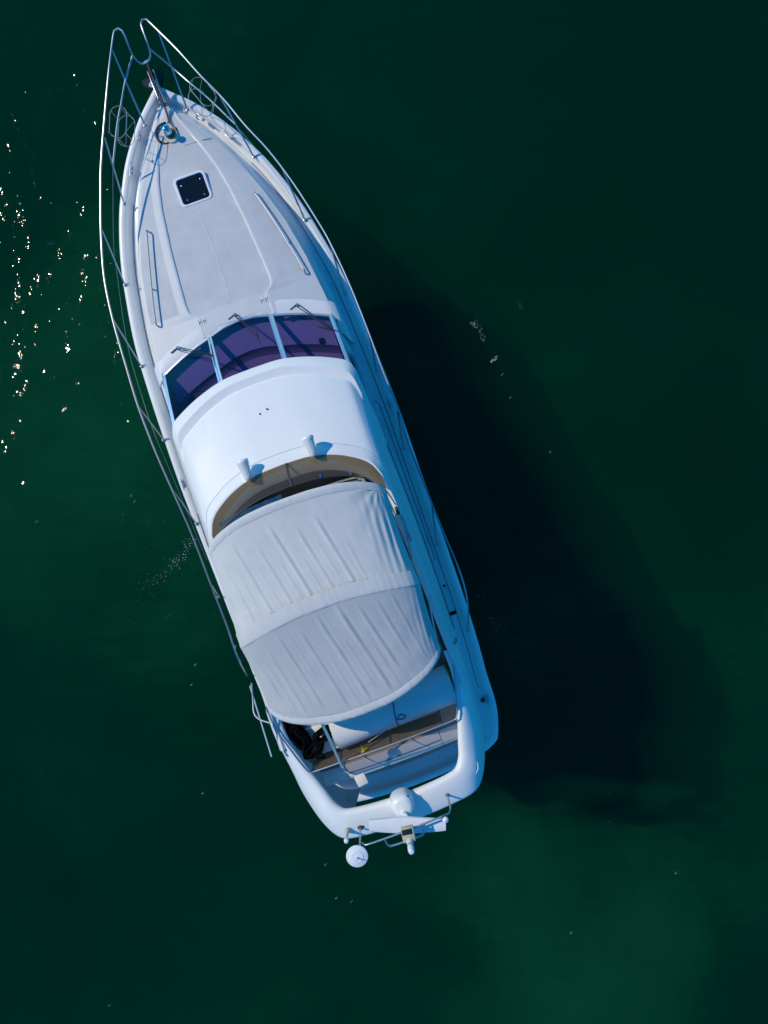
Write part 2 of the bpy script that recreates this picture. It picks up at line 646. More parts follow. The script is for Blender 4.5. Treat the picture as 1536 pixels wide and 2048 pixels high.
def gunwale():
    o1 = sheer.copy(); o1[:, 2] -= 0.03
    rows = []
    for d, dz in [(-0.012, -0.035), (-0.012, 0.012), (0.0, 0.028), (0.05, 0.034), (0.105, 0.028), (0.122, 0.012), (0.132, -0.06), (0.15, -0.10), (0.215, -0.116)]:
        q = offset2d(sheer, d)
        q[:, 2] += dz
        if d < 0:
            q[0, 0] = 0; q[-1, 0] = 0
        rows.append(full(q))
    MB().loft(rows, closed=True).build("gunwale", M['gel'], yacht, angle=60)


gunwale()
DK = 0.115                                              # deck below the gunwale top
inner = offset2d(sheer, 0.2)
# deck half width by y (front part)
ok = [i for i in range(len(inner)) if i == 0 or inner[i, 0] > 0.001]
DECKTAB = [(float(q[1]), float(q[0]), float(q[2])) for q in inner if q[0] > 0.01]
DECKTAB.sort()
DY = [d[0] for d in DECKTAB]
DX = [d[1] for d in DECKTAB]
DZ = [d[2] for d in DECKTAB]


def deck_half(y):
    return float(np.interp(y, DY, DX))


def sheer_z(y):
    return float(np.interp(y, DY, DZ))


def deck():
    rows = []
    ys = np.linspace(max(DY) - 0.02, -4.2, 46)
    for y in ys:
        h = deck_half(y)
        z = sheer_z(y) - DK
        rows.append([(h * s, y, z + 0.03 * (1 - s * s)) for s in np.linspace(-1, 1, 11)])
    MB().loft(rows).build("deck", M['deck'], yacht)
    # cockpit side decks and well
    i0 = min(i for i in range(len(sheer)) if sheer[i, 1] < -4.15)
    seg = sheer[i0:].copy()
    a = offset2d(sheer, 0.2)[i0:]; a[:, 2] -= DK - 0.002
    b = offset2d(sheer, 0.43)[i0:]; b[:, 2] -= DK - 0.012
    c = offset2d(sheer, 0.46)[i0:]; c[:, 2] -= DK + 0.02
    d = offset2d(sheer, 0.48)[i0:]; d[:, 2] = 1.02
    rows = [np.vstack([r, [(-q[0], q[1], q[2]) for q in r[::-1]]]) for r in (a, b, c, d)]
    MB().loft(rows).build("cockpit_coaming", M['gel'], yacht)
    fl = rows[-1].copy(); fl[:, 2] = 1.023
    mb = MB()
    mb.cap(fl)
    mb.build("cockpit_floor", M['gel'], yacht)
    # floor hatch with seams, seat along the transom
    mb = MB()
    for (x0, y0, x1, y1) in [(-0.95, -6.25, 1.1, -6.25), (-0.95, -6.85, 1.1, -6.85), (-0.95, -6.25, -0.95, -6.85), (1.1, -6.25, 1.1, -6.85)]:
        mb.box(((x0 + x1) / 2, (y0 + y1) / 2, 1.027), (abs(x1 - x0) + .016, abs(y1 - y0) + .016, 0.006))
    mb.build("hatch_seam", M['seam'], yacht)
    MB().box((-0.35, -6.42, 1.031), (0.07, 0.03, 0.012), bevel=.004).build("hatch_latch", M['black'], yacht)
    MB().box((1.45, -5.9, 1.16), (0.5, 0.6, 0.3), bevel=0.05).build("cockpit_step", M['gel'], yacht)
    MB().box((-1.5, -5.9, 1.17), (0.42, 1.1, 0.3), bevel=0.06).build("cockpit_seat", M['white'], yacht)
    # aft bulkhead of the saloon with its door
    MB().box((0, -4.22, 2.05), (3.46, 0.06, 2.4)).build("saloon_bulkhead", M['gel'], yacht)
    MB().box((0.3, -4.258, 1.85), (1.3, 0.012, 1.9)).build("saloon_door", M['sideglass'], yacht)


deck()

# ------------------------------------------------------------------ coachroof
TB = [(7.2, .10), (6.96, .33), (6.59, .62), (6.21, .86), (5.78, 1.10), (5.42, 1.27), (4.75, 1.49), (4.5, 1.56), (3.54, 1.77), (2.56, 1.90), (1.8, 1.95), (0.9, 1.93)]
TT = [(7.0, .10), (6.85, .20), (6.51, .42), (5.91, .79), (5.57, .96), (4.75, 1.26), (4.0, 1.47), (3.23, 1.60), (2.46, 1.68), (2.0, 1.72), (0.9, 1.74)]
TZ = [(7.2, 2.20), (7.0, 2.27), (6.5, 2.35), (5.5, 2.46), (4.0, 2.62), (2.5, 2.76), (2.0, 2.79), (0.9, 2.80)]
TP = [(7.2, .05), (6.9, .10), (6.6, .19), (6.0, .42), (5.52, .57), (5.0, .67), (4.24, .755), (3.48, .81), (3.1, .83), (2.96, .822), (2.88, .79), (2.83, .72), (2.80, .66), (2.4, .66), (0.9, .66)]


def trunk_z(x, y):
    zt = interp(TZ, y)
    xt = interp(TT, y)
    return zt + 0.05 * (1 - min(1, abs(x) / xt) ** 2)


def glass_base_y(x):
    return float(np.interp(abs(x), [0, .3, .6, .9, 1.2, 1.45, 1.67], [2.46, 2.43, 2.345, 2.26, 2.155, 2.05, 1.945]))


def coachroof():
    ys = list(np.linspace(7.02, 6.2, 10)) + list(np.linspace(6.1, 3.1, 31)) + [3.0, 2.96, 2.92, 2.88, 2.85, 2.83, 2.81, 2.795, 2.78, 2.66] + list(np.linspace(2.56, 1.6, 25))
    rows = []
    mrow = []
    for y in ys:
        xb = max(interp(TB, y), 0.02)
        xt = min(interp(TT, y), xb - 0.005)
        zt = interp(TZ, y)
        zb = sheer_z(min(y, 7.1)) - DK - 0.02
        xp = min(interp(TP, y), xt * 0.75)
        wd = min(0.17, (xt - xp) * 0.55)
        rec = 0.026 * min(1, max(0, (6.3 - y) / 0.6)) * (1 if y > 2.80 else 0)
        cz = lambda x: zt + 0.06 * (1 - (x / xt) ** 2)
        h = []
        h.append((0, cz(0) - rec))
        h.append((xp * .33, cz(xp * .33) - rec))
        h.append((xp * .66, cz(xp * .66) - rec))
        h.append((xp - .012, cz(xp) - rec))
        h.append((xp, cz(xp)))
        h.append((xp + .02, cz(xp) + .004))
        h.append((xp + .05, cz(xp) + .002))
        h.append((xp + wd, cz(xp + wd) - .016))
        h.append((xt - .05, cz(xt - .05) - .012))
        h.append((xt, zt - .022))
        e = xb - xt
        h.append((xt + .16 * e, zt - .022 - .10 * (zt - zb)))
        h.append((xt + .34 * e, zt - .022 - .34 * (zt - zb)))
        h.append((xt + .75 * e, zt - .022 - .86 * (zt - zb)))
        h.append((xb - .0 * e, zb + 0.03))
        h.append((xb + .05, zb))
        half = [(a, y, b) for a, b in h]
        rows.append(sym(half))
    nh = 15
    # columns (port -> starboard): per half, material 1 = nonskid
    halfm = [1, 1, 1, 0, 2, 2, 2, 1, 2, 0, 0, 0, 0, 0]
    mcolF = halfm[::-1] + halfm
    mb = MB()
    n = len(rows[0])
    o = 0
    for r in rows:
        mb.v += [tuple(map(float, q)) for q in r]
    for i in range(len(rows) - 1):
        ym = (ys[i] + ys[i + 1]) / 2
        for j in range(n - 1):
            xm = sum(abs(rows[i][q][0]) for q in (j, j + 1)) / 2
            if ym < glass_base_y(xm) + .05 and xm < 1.72:
                continue
            mb.f.append((i * n + j, i * n + j + 1, (i + 1) * n + j + 1, (i + 1) * n + j))
            mm = mcolF[j]
            jj = min(j, n - 2 - j)
            if jj == 6 and ym < 2.95:
                mm = 2
            if jj >= 11 and (ym < 2.80 or ym > 6.75):
                mm = 2
            mb.m.append(mm)
    # front nose
    mb.cap(rows[0])
    mb.build("coachroof", [M['gel'], M['nonskid'], M['ridge']], yacht, angle=35)
    # centre seam and the transverse seam by the windlass
    mb = MB()
    pts = []
    for y in np.linspace(4.85, 2.9, 14):
        pts.append((0.012 * math.sin(y * 2.1), y, trunk_z(0, y) - 0.026 + 0.012))
    mb.tube(pts, [0.0035 + 0.0025 * abs(math.sin(i * 1.7)) for i in range(len(pts))], seg=6)
    mb.build("centre_seam", M['gel'], yacht)
    mb = MB()
    pts = [(x, 6.05 + 0.02 * math.cos(x * 2), trunk_z(x, 6.05) - (0.008 if abs(x) < .4 else 0.0) + .002) for x in np.linspace(0.14, 0.68, 12)]
    mb.tube(pts, 0.005, seg=6)
    mb.build("locker_seam", M['seam'], yacht)


coachroof()


def deck_hatch():
    e = part("deck_hatch")
    cx, cy = 0.02, 5.18
    z = trunk_z(0, cy) - 0.02
    mb = MB()

    def rr(hx, hy, r, zz, taper=0.0):
        out = []
        for (sx, sy, a0) in [(1, 1, 0), (-1, 1, 90), (-1, -1, 180), (1, -1, 270)]:
            for k in range(7):
                a = math.radians(a0 + k * 15)
                out.append((cx + sx * (hx - r) + r * math.cos(a), cy + sy * (hy - r) + r * math.sin(a), zz))
        return out
    rows = [rr(.315, .295, .09, z - .02), rr(.315, .295, .09, z + .03), rr(.30, .28, .08, z + .045), rr(.272, .252, .065, z + .045), rr(.262, .242, .06, z + .03)]
    mb.loft(rows, closed=True).build("hatch_frame", M['white'], e)
    MB().cap(rr(.266, .246, .06, z + .034)).build("hatch_glass", M['hatch'], e)
    for (x, y) in [(-.17, -.17), (.17, -.17)]:
        MB().lathe([(.0, .008), (.011, .008), (.012, .0)][::-1], (cx + x, cy + y, z + .035)).build("hatch_knob", M['alu'], e)
    for (x, y) in [(-.19, .12), (.19, .13)]:
        MB().box((cx + x, cy + y, z + .04), (.016, .028, .010), bevel=.003).build("hatch_hinge", M['alu'], e)
    # lining seen dimly through the acrylic
    MB().box((cx + .02, cy, z + .010), (.26, .012, .006), rz=-0.9).build("hatch_strut", M['alu'], e)


deck_hatch()


def hinge(cx, cy):
    e = part("deck_hinge")
    z = trunk_z(cx, cy) + 0.004
    for dx in (-.045, .045):
        MB().box((cx + dx, cy, z + .006), (.05, .14, .016), rz=.05, bevel=.006).build("hinge_leaf", M['white'], e)
        MB().tube([(cx + dx - .02, cy + .055, z + .014), (cx + dx - .018, cy - .045, z + .016)], .006, 6).build("hinge_pin", M['seam'], e)
        MB().tube([(cx + dx - .018, cy - .0, z + .018), (cx + dx + .02, cy + .006, z + .018)], .005, 6).build("hinge_screw", M['seam'], e)


hinge(-0.63, 2.665)
hinge(0.59, 2.655)


def grab_rail(pts):
    e = part("grab_rail")
    r = 0.014
    P = crv(pts, 22)
    zz = [trunk_z(p[0], p[1]) for p in P]
    top = [(P[i][0], P[i][1], zz[i] + .085) for i in range(len(P))]
    a = (P[0][0], P[0][1] + .03, zz[0]); b = (P[-1][0], P[-1][1] - .03, zz[-1])
    path = [a, (a[0], a[1] + .005, a[2] + .05)] + top + [(b[0], b[1] - .005, b[2] + .05), b]
    MB().tube(crv(path, 60), r, 8).build("rail_tube", M['satin'], e)
    m = len(P) // 2 + 2
    MB().tube([(P[m][0], P[m][1], zz[m] - .01), top[m]], r * .9, 8).build("rail_foot", M['steel'], e)


grab_rail([(-1.06, 4.68), (-1.20, 4.1), (-1.36, 3.4), (-1.455, 2.93)])
grab_rail([(1.10, 4.66), (1.24, 4.1), (1.39, 3.4), (1.475, 2.92)])

# ------------------------------------------------------------------ windscreen, wheelhouse
WB = [(0, 2.46), (0.3, 2.43), (0.6, 2.345), (0.9, 2.26), (1.2, 2.155), (1.45, 2.05), (1.67, 1.945)]
WTOP = [(0, 1.32), (0.3, 1.31), (0.6, 1.25), (0.9, 1.16), (1.2, 1.05), (1.45, 0.93), (1.67, 0.80)]


def wpt(x, t):
    s = 1 if x >= 0 else -1
    ax = abs(x)
    y = (1 - t) * float(np.interp(ax, [a for a, b in WB], [b for a, b in WB])) + t * float(np.interp(ax, [a for a, b in WTOP], [b for a, b in WTOP]))
    z = 2.815 + t * 0.60 + 0.03 * math.sin(math.pi * t)
    return (s * ax, y, z)


def windscreen():
    e = part("windscreen")
    for (x0, x1, lab) in [(-1.62, -.655, "port pane of purple tinted glass"), (-.555, .555, "centre pane of purple tinted glass"), (.655, 1.62, "starboard pane of purple tinted glass")]:
        rows = [[wpt(x, t) for x in np.linspace(x0, x1, 12)] for t in np.linspace(0.02, 1.0, 8)]
        MB().loft(rows).build("windscreen_pane", M['pglass'], e, label=lab)
    for xm in (-.605, .605):
        rows = []
        for t in np.linspace(-0.01, 1, 8):
            a = wpt(xm - .048, t); b = wpt(xm + .048, t)
            rows.append([(a[0], a[1], a[2] - .01), (a[0] + .006, a[1], a[2] + .02), (xm - .014, (a[1] + b[1]) / 2, (a[2] + b[2]) / 2 + .022),
                         (xm, (a[1] + b[1]) / 2, (a[2] + b[2]) / 2 + .012), (xm + .014, (a[1] + b[1]) / 2, (a[2] + b[2]) / 2 + .022), (b[0] - .006, b[1], b[2] + .02), (b[0], b[1], b[2] - .01)])
        MB().loft(rows).build("mullion", M['alu'], e, angle=30)
    for xm in (-1.645, 1.645):
        rows = []
        for t in np.linspace(-0.01, 1, 8):
            a = wpt(xm - .035, t); b = wpt(xm + .035, t)
            rows.append([(a[0], a[1], a[2] - .03), (a[0] + .005, a[1], a[2] + .018), (b[0] - .005, b[1], b[2] + .018), (b[0], b[1], b[2] - .03)])
        MB().loft(rows).build("side_pillar", M['alu'], e, angle=30)
    # sill along the base of the glass
    rows = []
    for x in np.linspace(-1.68, 1.68, 50):
        b = wpt(x, 0)
        rows.append([(b[0], b[1] + .028, b[2] - .03), (b[0], b[1] + .024, b[2] + .006), (b[0], b[1] - .012, b[2] + .016), (b[0], b[1] - .03, b[2] + .006)])
    MB().loft(rows).build("windscreen_sill", M['alu'], e, angle=30)
    # moulded gelcoat apron in front of the glass
    rows = []
    for x in np.linspace(-1.80, 1.80, 50):
        b = wpt(max(-1.68, min(1.68, x)), 0)
        dy = (abs(x) - 1.68) * 0.9 if abs(x) > 1.68 else 0
        yf = b[1] - dy
        r = []
        for (k, dz) in [(0.36, -0.03), (0.26, 0.004), (0.1, 0.008), (0.03, 0.004), (-0.01, 0.004), (-0.035, -0.03)]:
            yy = yf + k
            xt = interp(TT, yy)
            zz = trunk_z(min(abs(x), xt), yy) if abs(x) <= xt else interp(TZ, yy) - (abs(x) - xt) * 0.8
            if k < .12:
                zz = max(zz, 2.80 if abs(x) < 1.7 else zz)
            r.append((x, yy, zz + dz))
        rows.append(r)
    MB().loft(rows).build("windscreen_apron", M['apron'], e)


windscreen()


def dashboard():
    e = part("dashboard")
    rows = []
    for t in np.linspace(0, 1, 10):
        rows.append([(x, wpt(x, 0)[1] - .03 - t * 0.52, 2.70 - 0.06 * t) for x in np.linspace(-1.60, 1.60, 40)])
    MB().loft(rows).build("dash_top", M['dash'], e)
    rows = []
    for k, (dy, z) in enumerate([(.55, 2.64), (.58, 2.60), (.64, 2.57), (.70, 2.57)]):
        rows.append([(x, wpt(x, 0)[1] - dy, z) for x in np.linspace(-1.60, 1.60, 40)])
    MB().loft(rows).build("dash_groove", M['dashdark'], e)
    rows = []
    for t in np.linspace(0, 1, 8):
        rows.append([(x, wpt(x, 0)[1] - .70 - t * 0.7, 2.575 - .10 * t) for x in np.linspace(-1.60, 1.60, 40)])
    MB().loft(rows).build("dash_shelf", M['shelf'], e)
    MB().tube(crv([(-1.35, 1.42, 2.62), (-1.22, 1.52, 2.66), (-1.05, 1.46, 2.66), (-1.0, 1.30, 2.63)], 16), .012, 6).build("steering_wheel_rim", M['black'], e)
    MB().box((1.33, 1.62, 2.66), (.10, .10, .07), bevel=.02).build("compass", M['black'], e)
    MB().box((0, 0.4, 2.2), (3.3, 0.05, 0.8)).build("cabin_partition", M['dashdark'], e)


dashboard()


def wiper(base, tip, blade_dir, dark=False):
    e = part("wiper")
    m = M['black']
    bx, by = base
    z0 = trunk_z(bx, by) + .02
    tx, ty, tz = tip
    tz += .03
    for off in (-.014, .014):
        d = Vector((tx - bx, ty - by, 0)).normalized()
        nrm = Vector((-d.y, d.x, 0)) * off
        MB().tube([(bx + nrm.x * 1.8, by + nrm.y * 1.8, z0 + .03), ((bx * .6 + tx * .4) + nrm.x, (by * .6 + ty * .4) + nrm.y, z0 * .6 + tz * .4 + .05), (tx + nrm.x * .4, ty + nrm.y * .4, tz + .015)], .0085, 6).build("wiper_arm", m, e)
    MB().lathe([(.02, 0), (.022, .03), (.015, .045)], (bx, by, z0 - .01), seg=12).build("wiper_pivot", M['chrome'], e)
    bl = []
    for k in np.linspace(-.5, .5, 7):
        x = tx + blade_dir[0] * k
        y = ty + blade_dir[1] * k
        w_ = wpt(x, 0)
        tt = (w_[1] - y) / max(.3, (w_[1] - wpt(x, 1)[1]))
        bl.append((x, y, wpt(x, min(1, max(0, tt)))[2] + .022))
    MB().tube(bl, [.004, .008, .010, .011, .010, .008, .004], 6).build("wiper_blade", m, e)
    MB().box((bx - .08, by - .02, z0 - .0), (.13, .018, .012), rz=.35).build("wiper_link", M['vinyl'], e)


wiper((-1.24, 2.36), wpt(-.62, .38)[:2] + (wpt(-.62, .38)[2],), (-.02, -.52))
wiper((-.02, 2.58), wpt(.27, .42)[:2] + (wpt(.27, .42)[2],), (.02, -.50))
wiper((1.12, 2.36), wpt(1.54, .30)[:2] + (wpt(1.54, .30)[2],), (-.42, .28))


# ------------------------------------------------------------------ flybridge moulding
def ucurve(front_half, side, n_front=37, n_side=26):
    """front_half: centreline -> corner; side: corner -> aft; returns port aft -> round the front -> starboard aft"""
    f = crv(front_half, n_front)
    s = crv([front_half[-1]] + side, n_side)[1:]
    h = np.vstack([f, s])
    return [(-p[0], p[1], p[2]) for p in h[::-1]] + [tuple(p) for p in h[1:]]


YA = -5.0


def flybridge():
    e = part("flybridge_moulding")
    C = []
    C.append(ucurve([(0, 1.20, 3.38), (.6, 1.13, 3.38), (1.1, .95, 3.38), (1.5, .68, 3.36), (1.58, .5, 3.36)], [(1.62, -.4, 3.20), (1.66, -2, 3.14), (1.66, -3.5, 3.12), (1.64, YA, 3.14)]))
    C.append(ucurve([(0, 1.375, 3.40), (.55, 1.35, 3.40), (1.07, 1.21, 3.40), (1.5, 1.02, 3.39), (1.66, .90, 3.38), (1.725, .72, 3.37)], [(1.755, .2, 3.32), (1.80, -.7, 3.22), (1.835, -2, 3.17), (1.83, -3.2, 3.15), (1.80, -4.2, 3.15), (1.78, YA, 3.17)]))
    C.append(ucurve([(0, 1.385, 3.425), (.55, 1.36, 3.425), (1.07, 1.22, 3.425), (1.5, 1.03, 3.415), (1.67, .905, 3.405), (1.735, .72, 3.395)], [(1.765, .2, 3.35), (1.81, -.7, 3.25), (1.845, -2, 3.20), (1.84, -3.2, 3.18), (1.81, -4.2, 3.18), (1.79, YA, 3.20)]))
    C.append(ucurve([(0, 1.345, 3.48), (.55, 1.32, 3.48), (1.07, 1.18, 3.48), (1.48, .98, 3.47), (1.64, .86, 3.46), (1.70, .67, 3.45)], [(1.735, .2, 3.42), (1.78, -.7, 3.33), (1.815, -2, 3.28), (1.81, -3.2, 3.26), (1.79, -4.2, 3.26), (1.78, YA, 3.28)]))
    C.append(ucurve([(0, 1.21, 3.575), (.5, 1.19, 3.575), (1.0, 1.04, 3.575), (1.42, .83, 3.565), (1.59, .70, 3.555), (1.655, .5, 3.545)], [(1.695, .1, 3.52), (1.735, -.8, 3.48), (1.765, -2, 3.45), (1.765, -3.2, 3.44), (1.76, -4.2, 3.44), (1.76, YA, 3.45)]))
    C.append(ucurve([(0, 1.07, 3.562), (.5, 1.04, 3.562), (1.0, .88, 3.562), (1.40, .67, 3.555), (1.56, .55, 3.55), (1.625, .37, 3.545)], [(1.67, .0, 3.59), (1.70, -.8, 3.60), (1.725, -2, 3.60), (1.73, -3.2, 3.60), (1.735, -4.2, 3.60), (1.75, YA, 3.60)]))
    C.append(ucurve([(0, 1.025, 3.612), (.5, .995, 3.612), (1.0, .835, 3.612), (1.38, .625, 3.607), (1.53, .505, 3.602), (1.60, .325, 3.597)], [(1.645, -.05, 3.64), (1.675, -.8, 3.68), (1.70, -2, 3.70), (1.71, -3.2, 3.70), (1.715, -4.2, 3.70), (1.735, YA, 3.70)]))
    C.append(ucurve([(0, .45, 3.82), (.5, .42, 3.82), (1.0, .28, 3.815), (1.34, .10, 3.80), (1.50, -.05, 3.785), (1.57, -.25, 3.77)], [(1.61, -.5, 3.78), (1.64, -1.0, 3.84), (1.665, -2, 3.87), (1.675, -3.2, 3.87), (1.685, -4.2, 3.87), (1.71, YA, 3.86)]))
    C.append(ucurve([(0, -.28, 4.045), (.5, -.31, 4.045), (.95, -.44, 4.04), (1.30, -.63, 4.03), (1.47, -.78, 4.02), (1.56, -1.0, 4.01)], [(1.59, -1.2, 4.01), (1.61, -1.5, 4.01), (1.63, -2, 4.01), (1.645, -3.2, 4.01), (1.66, -4.2, 4.01), (1.69, YA, 3.99)]))
    C.append(ucurve([(0, -.305, 4.058), (.5, -.335, 4.058), (.945, -.465, 4.053), (1.285, -.65, 4.045), (1.455, -.80, 4.035), (1.545, -1.02, 4.025)], [(1.575, -1.22, 4.03), (1.60, -1.52, 4.03), (1.62, -2, 4.03), (1.635, -3.2, 4.03), (1.65, -4.2, 4.03), (1.68, YA, 4.01)]))
    C.append(ucurve([(0, -.46, 4.16), (.5, -.49, 4.16), (.92, -.61, 4.155), (1.25, -.79, 4.145), (1.43, -.96, 4.14), (1.52, -1.18, 4.13)], [(1.55, -1.36, 4.13), (1.575, -1.6, 4.12), (1.59, -2, 4.11), (1.605, -3.2, 4.10), (1.625, -4.2, 4.10), (1.655, YA, 4.08)]))
    C.append(ucurve([(0, -.50, 4.165), (.49, -.53, 4.165), (.90, -.65, 4.16), (1.22, -.83, 4.15), (1.395, -.99, 4.145), (1.485, -1.2, 4.135)], [(1.515, -1.38, 4.135), (1.535, -1.6, 4.125), (1.55, -2, 4.115), (1.565, -3.2, 4.105), (1.585, -4.2, 4.105), (1.61, YA, 4.085)]))
    MB().loft(C).build("flybridge_shell", M['gelroof'], e, angle=28)
    tr = [(p[0], p[1], p[2] + .004) for p in C[8] if p[1] > -1.25]
    MB().tube(tr, .003, 5).build("coaming_seam", M['alu'], e)
    # inner face: narrow ledge behind the screen, then down to the floor
    I = [C[-1]]
    I.append(ucurve([(0, -.70, 4.13), (.48, -.73, 4.13), (.86, -.84, 4.125), (1.15, -1.0, 4.115), (1.30, -1.14, 4.11), (1.385, -1.3, 4.10)], [(1.42, -1.5, 4.09), (1.46, -1.7, 4.08), (1.50, -2, 4.07), (1.53, -3.2, 4.06), (1.55, -4.2, 4.06), (1.575, YA, 4.04)]))
    I.append(ucurve([(0, -.74, 4.10), (.47, -.77, 4.10), (.84, -.88, 4.095), (1.12, -1.04, 4.085), (1.27, -1.18, 4.08), (1.355, -1.34, 4.07)], [(1.40, -1.52, 4.06), (1.445, -1.72, 4.05), (1.485, -2, 4.04), (1.515, -3.2, 4.03), (1.54, -4.2, 4.03), (1.56, YA, 4.01)]))
    I.append(ucurve([(0, -.82, 3.36), (.45, -.85, 3.36), (.8, -.96, 3.36), (1.08, -1.12, 3.36), (1.22, -1.26, 3.36), (1.31, -1.42, 3.36)], [(1.36, -1.6, 3.36), (1.40, -1.8, 3.36), (1.44, -2.1, 3.36), (1.48, -3.2, 3.36), (1.50, -4.2, 3.36), (1.52, YA, 3.36)]))
    MB().loft(I, mrow=[0, 0, 1]).build("flybridge_liner", [M['gel'], M['vinyl']], e, angle=28)
    # floor
    fl = [(p[0] * 1.01, p[1] + (.02 if p[1] > -1.9 else 0), 3.375) for p in I[-1]]
    fl += [(1.50, -5.4, 3.375), (1.32, -5.72, 3.375), (1.25, -6.0, 3.375), (-1.25, -6.0, 3.375), (-1.32, -5.72, 3.375), (-1.50, -5.4, 3.375)]
    mb = MB()
    mb.cap(fl)
    mb.build("flybridge_floor", M['teak'], e)
    lo = [(p[0], p[1], 3.13) for p in fl]
    mb = MB()
    mb.loft([[(p[0], p[1], 3.372) for p in fl], lo], closed=True)
    mb.cap(lo)
    mb.build("flybridge_underside", M['gel'], e)
    # overhanging white aft lip, two lengths with a gap
    for (x0, x1) in [(-1.28, -.86), (-.85, .92), (.93, 1.27)]:
        rows = []
        for x in np.linspace(x0, x1, 14):
            yb = -0.03 * (1 - (x / 1.3) ** 2)
            rows.append([(x, -5.76 + yb, 3.36), (x, -5.77 + yb, 3.43), (x, -5.79 + yb, 3.44), (x, -5.90 + yb, 3.44), (x, -5.93 + yb, 3.425), (x, -6.00 + yb, 3.415), (x, -6.05 + yb, 3.39), (x, -6.065 + yb, 3.34), (x, -6.04 + yb, 3.20)])
        mb = MB().loft(rows)
        mb.cap(rows[0]); mb.cap(rows[-1])
        mb.build("aft_lip", M['gel'], e, angle=50)
    mb = MB()
    mb.tube([(x, -5.935 - 0.03 * (1 - (x / 1.3) ** 2), 3.428) for x in np.linspace(-.84, .91, 12)], .008, 6)
    mb.build("lip_groove", M['seam'], e)
    MB().box((-.66, -6.15, 3.395), (.20, .20, .05), rz=.12, bevel=.02).build("boarding_step", M['white'], e)
    # dots on the roof
    for (x, y) in [(-.09, .50), (.05, .54)]:
        MB().lathe([(.017, 0), (.017, .008), (.008, .012)], (x, y, 3.795 + .01), seg=12).build("roof_fastener", M['vinyl'], e)


flybridge()


def house():
    for s, nm in ((1, "starboard"), (-1, "port")):
        e = part("house_side")
        rows = []
        for y in np.linspace(2.05, -4.2, 24):
            xs = 1.70 + .04 * min(1, (2.05 - y) / 2)
            zt = 3.3 if y < 1.0 else 2.80 + (2.05 - y) / 1.05 * .5
            rows.append([(s * (xs + .14), y, 1.5), (s * (xs + .10), y, 2.0), (s * (xs + .02), y, min(2.7, zt - .1)), (s * (xs - .03), y, zt)])
        MB().loft(rows).build("house_wall", M['gel'], e)
        rows = []
        for y in np.linspace(1.2, -3.4, 16):
            zt = 3.12 if y < .9 else 2.95
            rows.append([(s * (1.74 + .085), y, 2.22), (s * (1.74 + .028), y, zt * .5 + 1.36), (s * (1.74 + .006), y, zt)])
        MB().loft(rows).build("side_window", M['sideglass'], e)


house()


def fly_screen():
    e = part("flybridge_windscreen")
    bot = ucurve([(0, -.485, 4.162), (.49, -.515, 4.162), (.905, -.635, 4.158), (1.23, -.815, 4.148), (1.405, -.98, 4.143), (1.50, -1.19, 4.135)], [(1.51, -1.3, 4.135), (1.52, -1.40, 4.135)], n_side=6)
    top = ucurve([(0, -.90, 4.47), (.45, -.93, 4.47), (.80, -1.0, 4.46), (1.08, -1.1, 4.45), (1.25, -1.2, 4.43), (1.36, -1.32, 4.40)], [(1.40, -1.40, 4.37), (1.43, -1.48, 4.33)], n_side=6)
    bot = np.array(bot); top = np.array(top)
    mid = len(bot) // 2
    for (a, b) in [(0, mid), (mid, len(bot) - 1)]:
        rows = [[bot[i] * (1 - t) + top[i] * t + np.array([0, 0, .03 * math.sin(math.pi * t)]) for i in range(a, b + 1)] for t in np.linspace(0, 1, 6)]
        MB().loft(rows).build("smoked_panel", M['smoke'], e)
    # centre strut and top trim
    i = mid + 1
    pts = [bot[i] * (1 - t) + top[i] * t + np.array([0.03, 0, .03 * math.sin(math.pi * t) + .012]) for t in np.linspace(0, 1.02, 6)]
    rows = [[(p[0] - .02, p[1], p[2]), (p[0] - .014, p[1], p[2] + .012), (p[0] + .014, p[1], p[2] + .012), (p[0] + .02, p[1], p[2])] for p in pts]
    MB().loft(rows).build("screen_strut", M['vinyl'], e, angle=30)
    MB().tube(top, .012, 6).build("screen_trim", M['black'], e)
    for x in (.55, 1.05):
        j = int(np.argmin([abs(t[0] - x) for t in top]))
        MB().box((top[j][0], top[j][1] + .04, top[j][2]), (.025, .05, .025), bevel=.006).build("screen_clip", M['chrome'], e)


fly_screen()


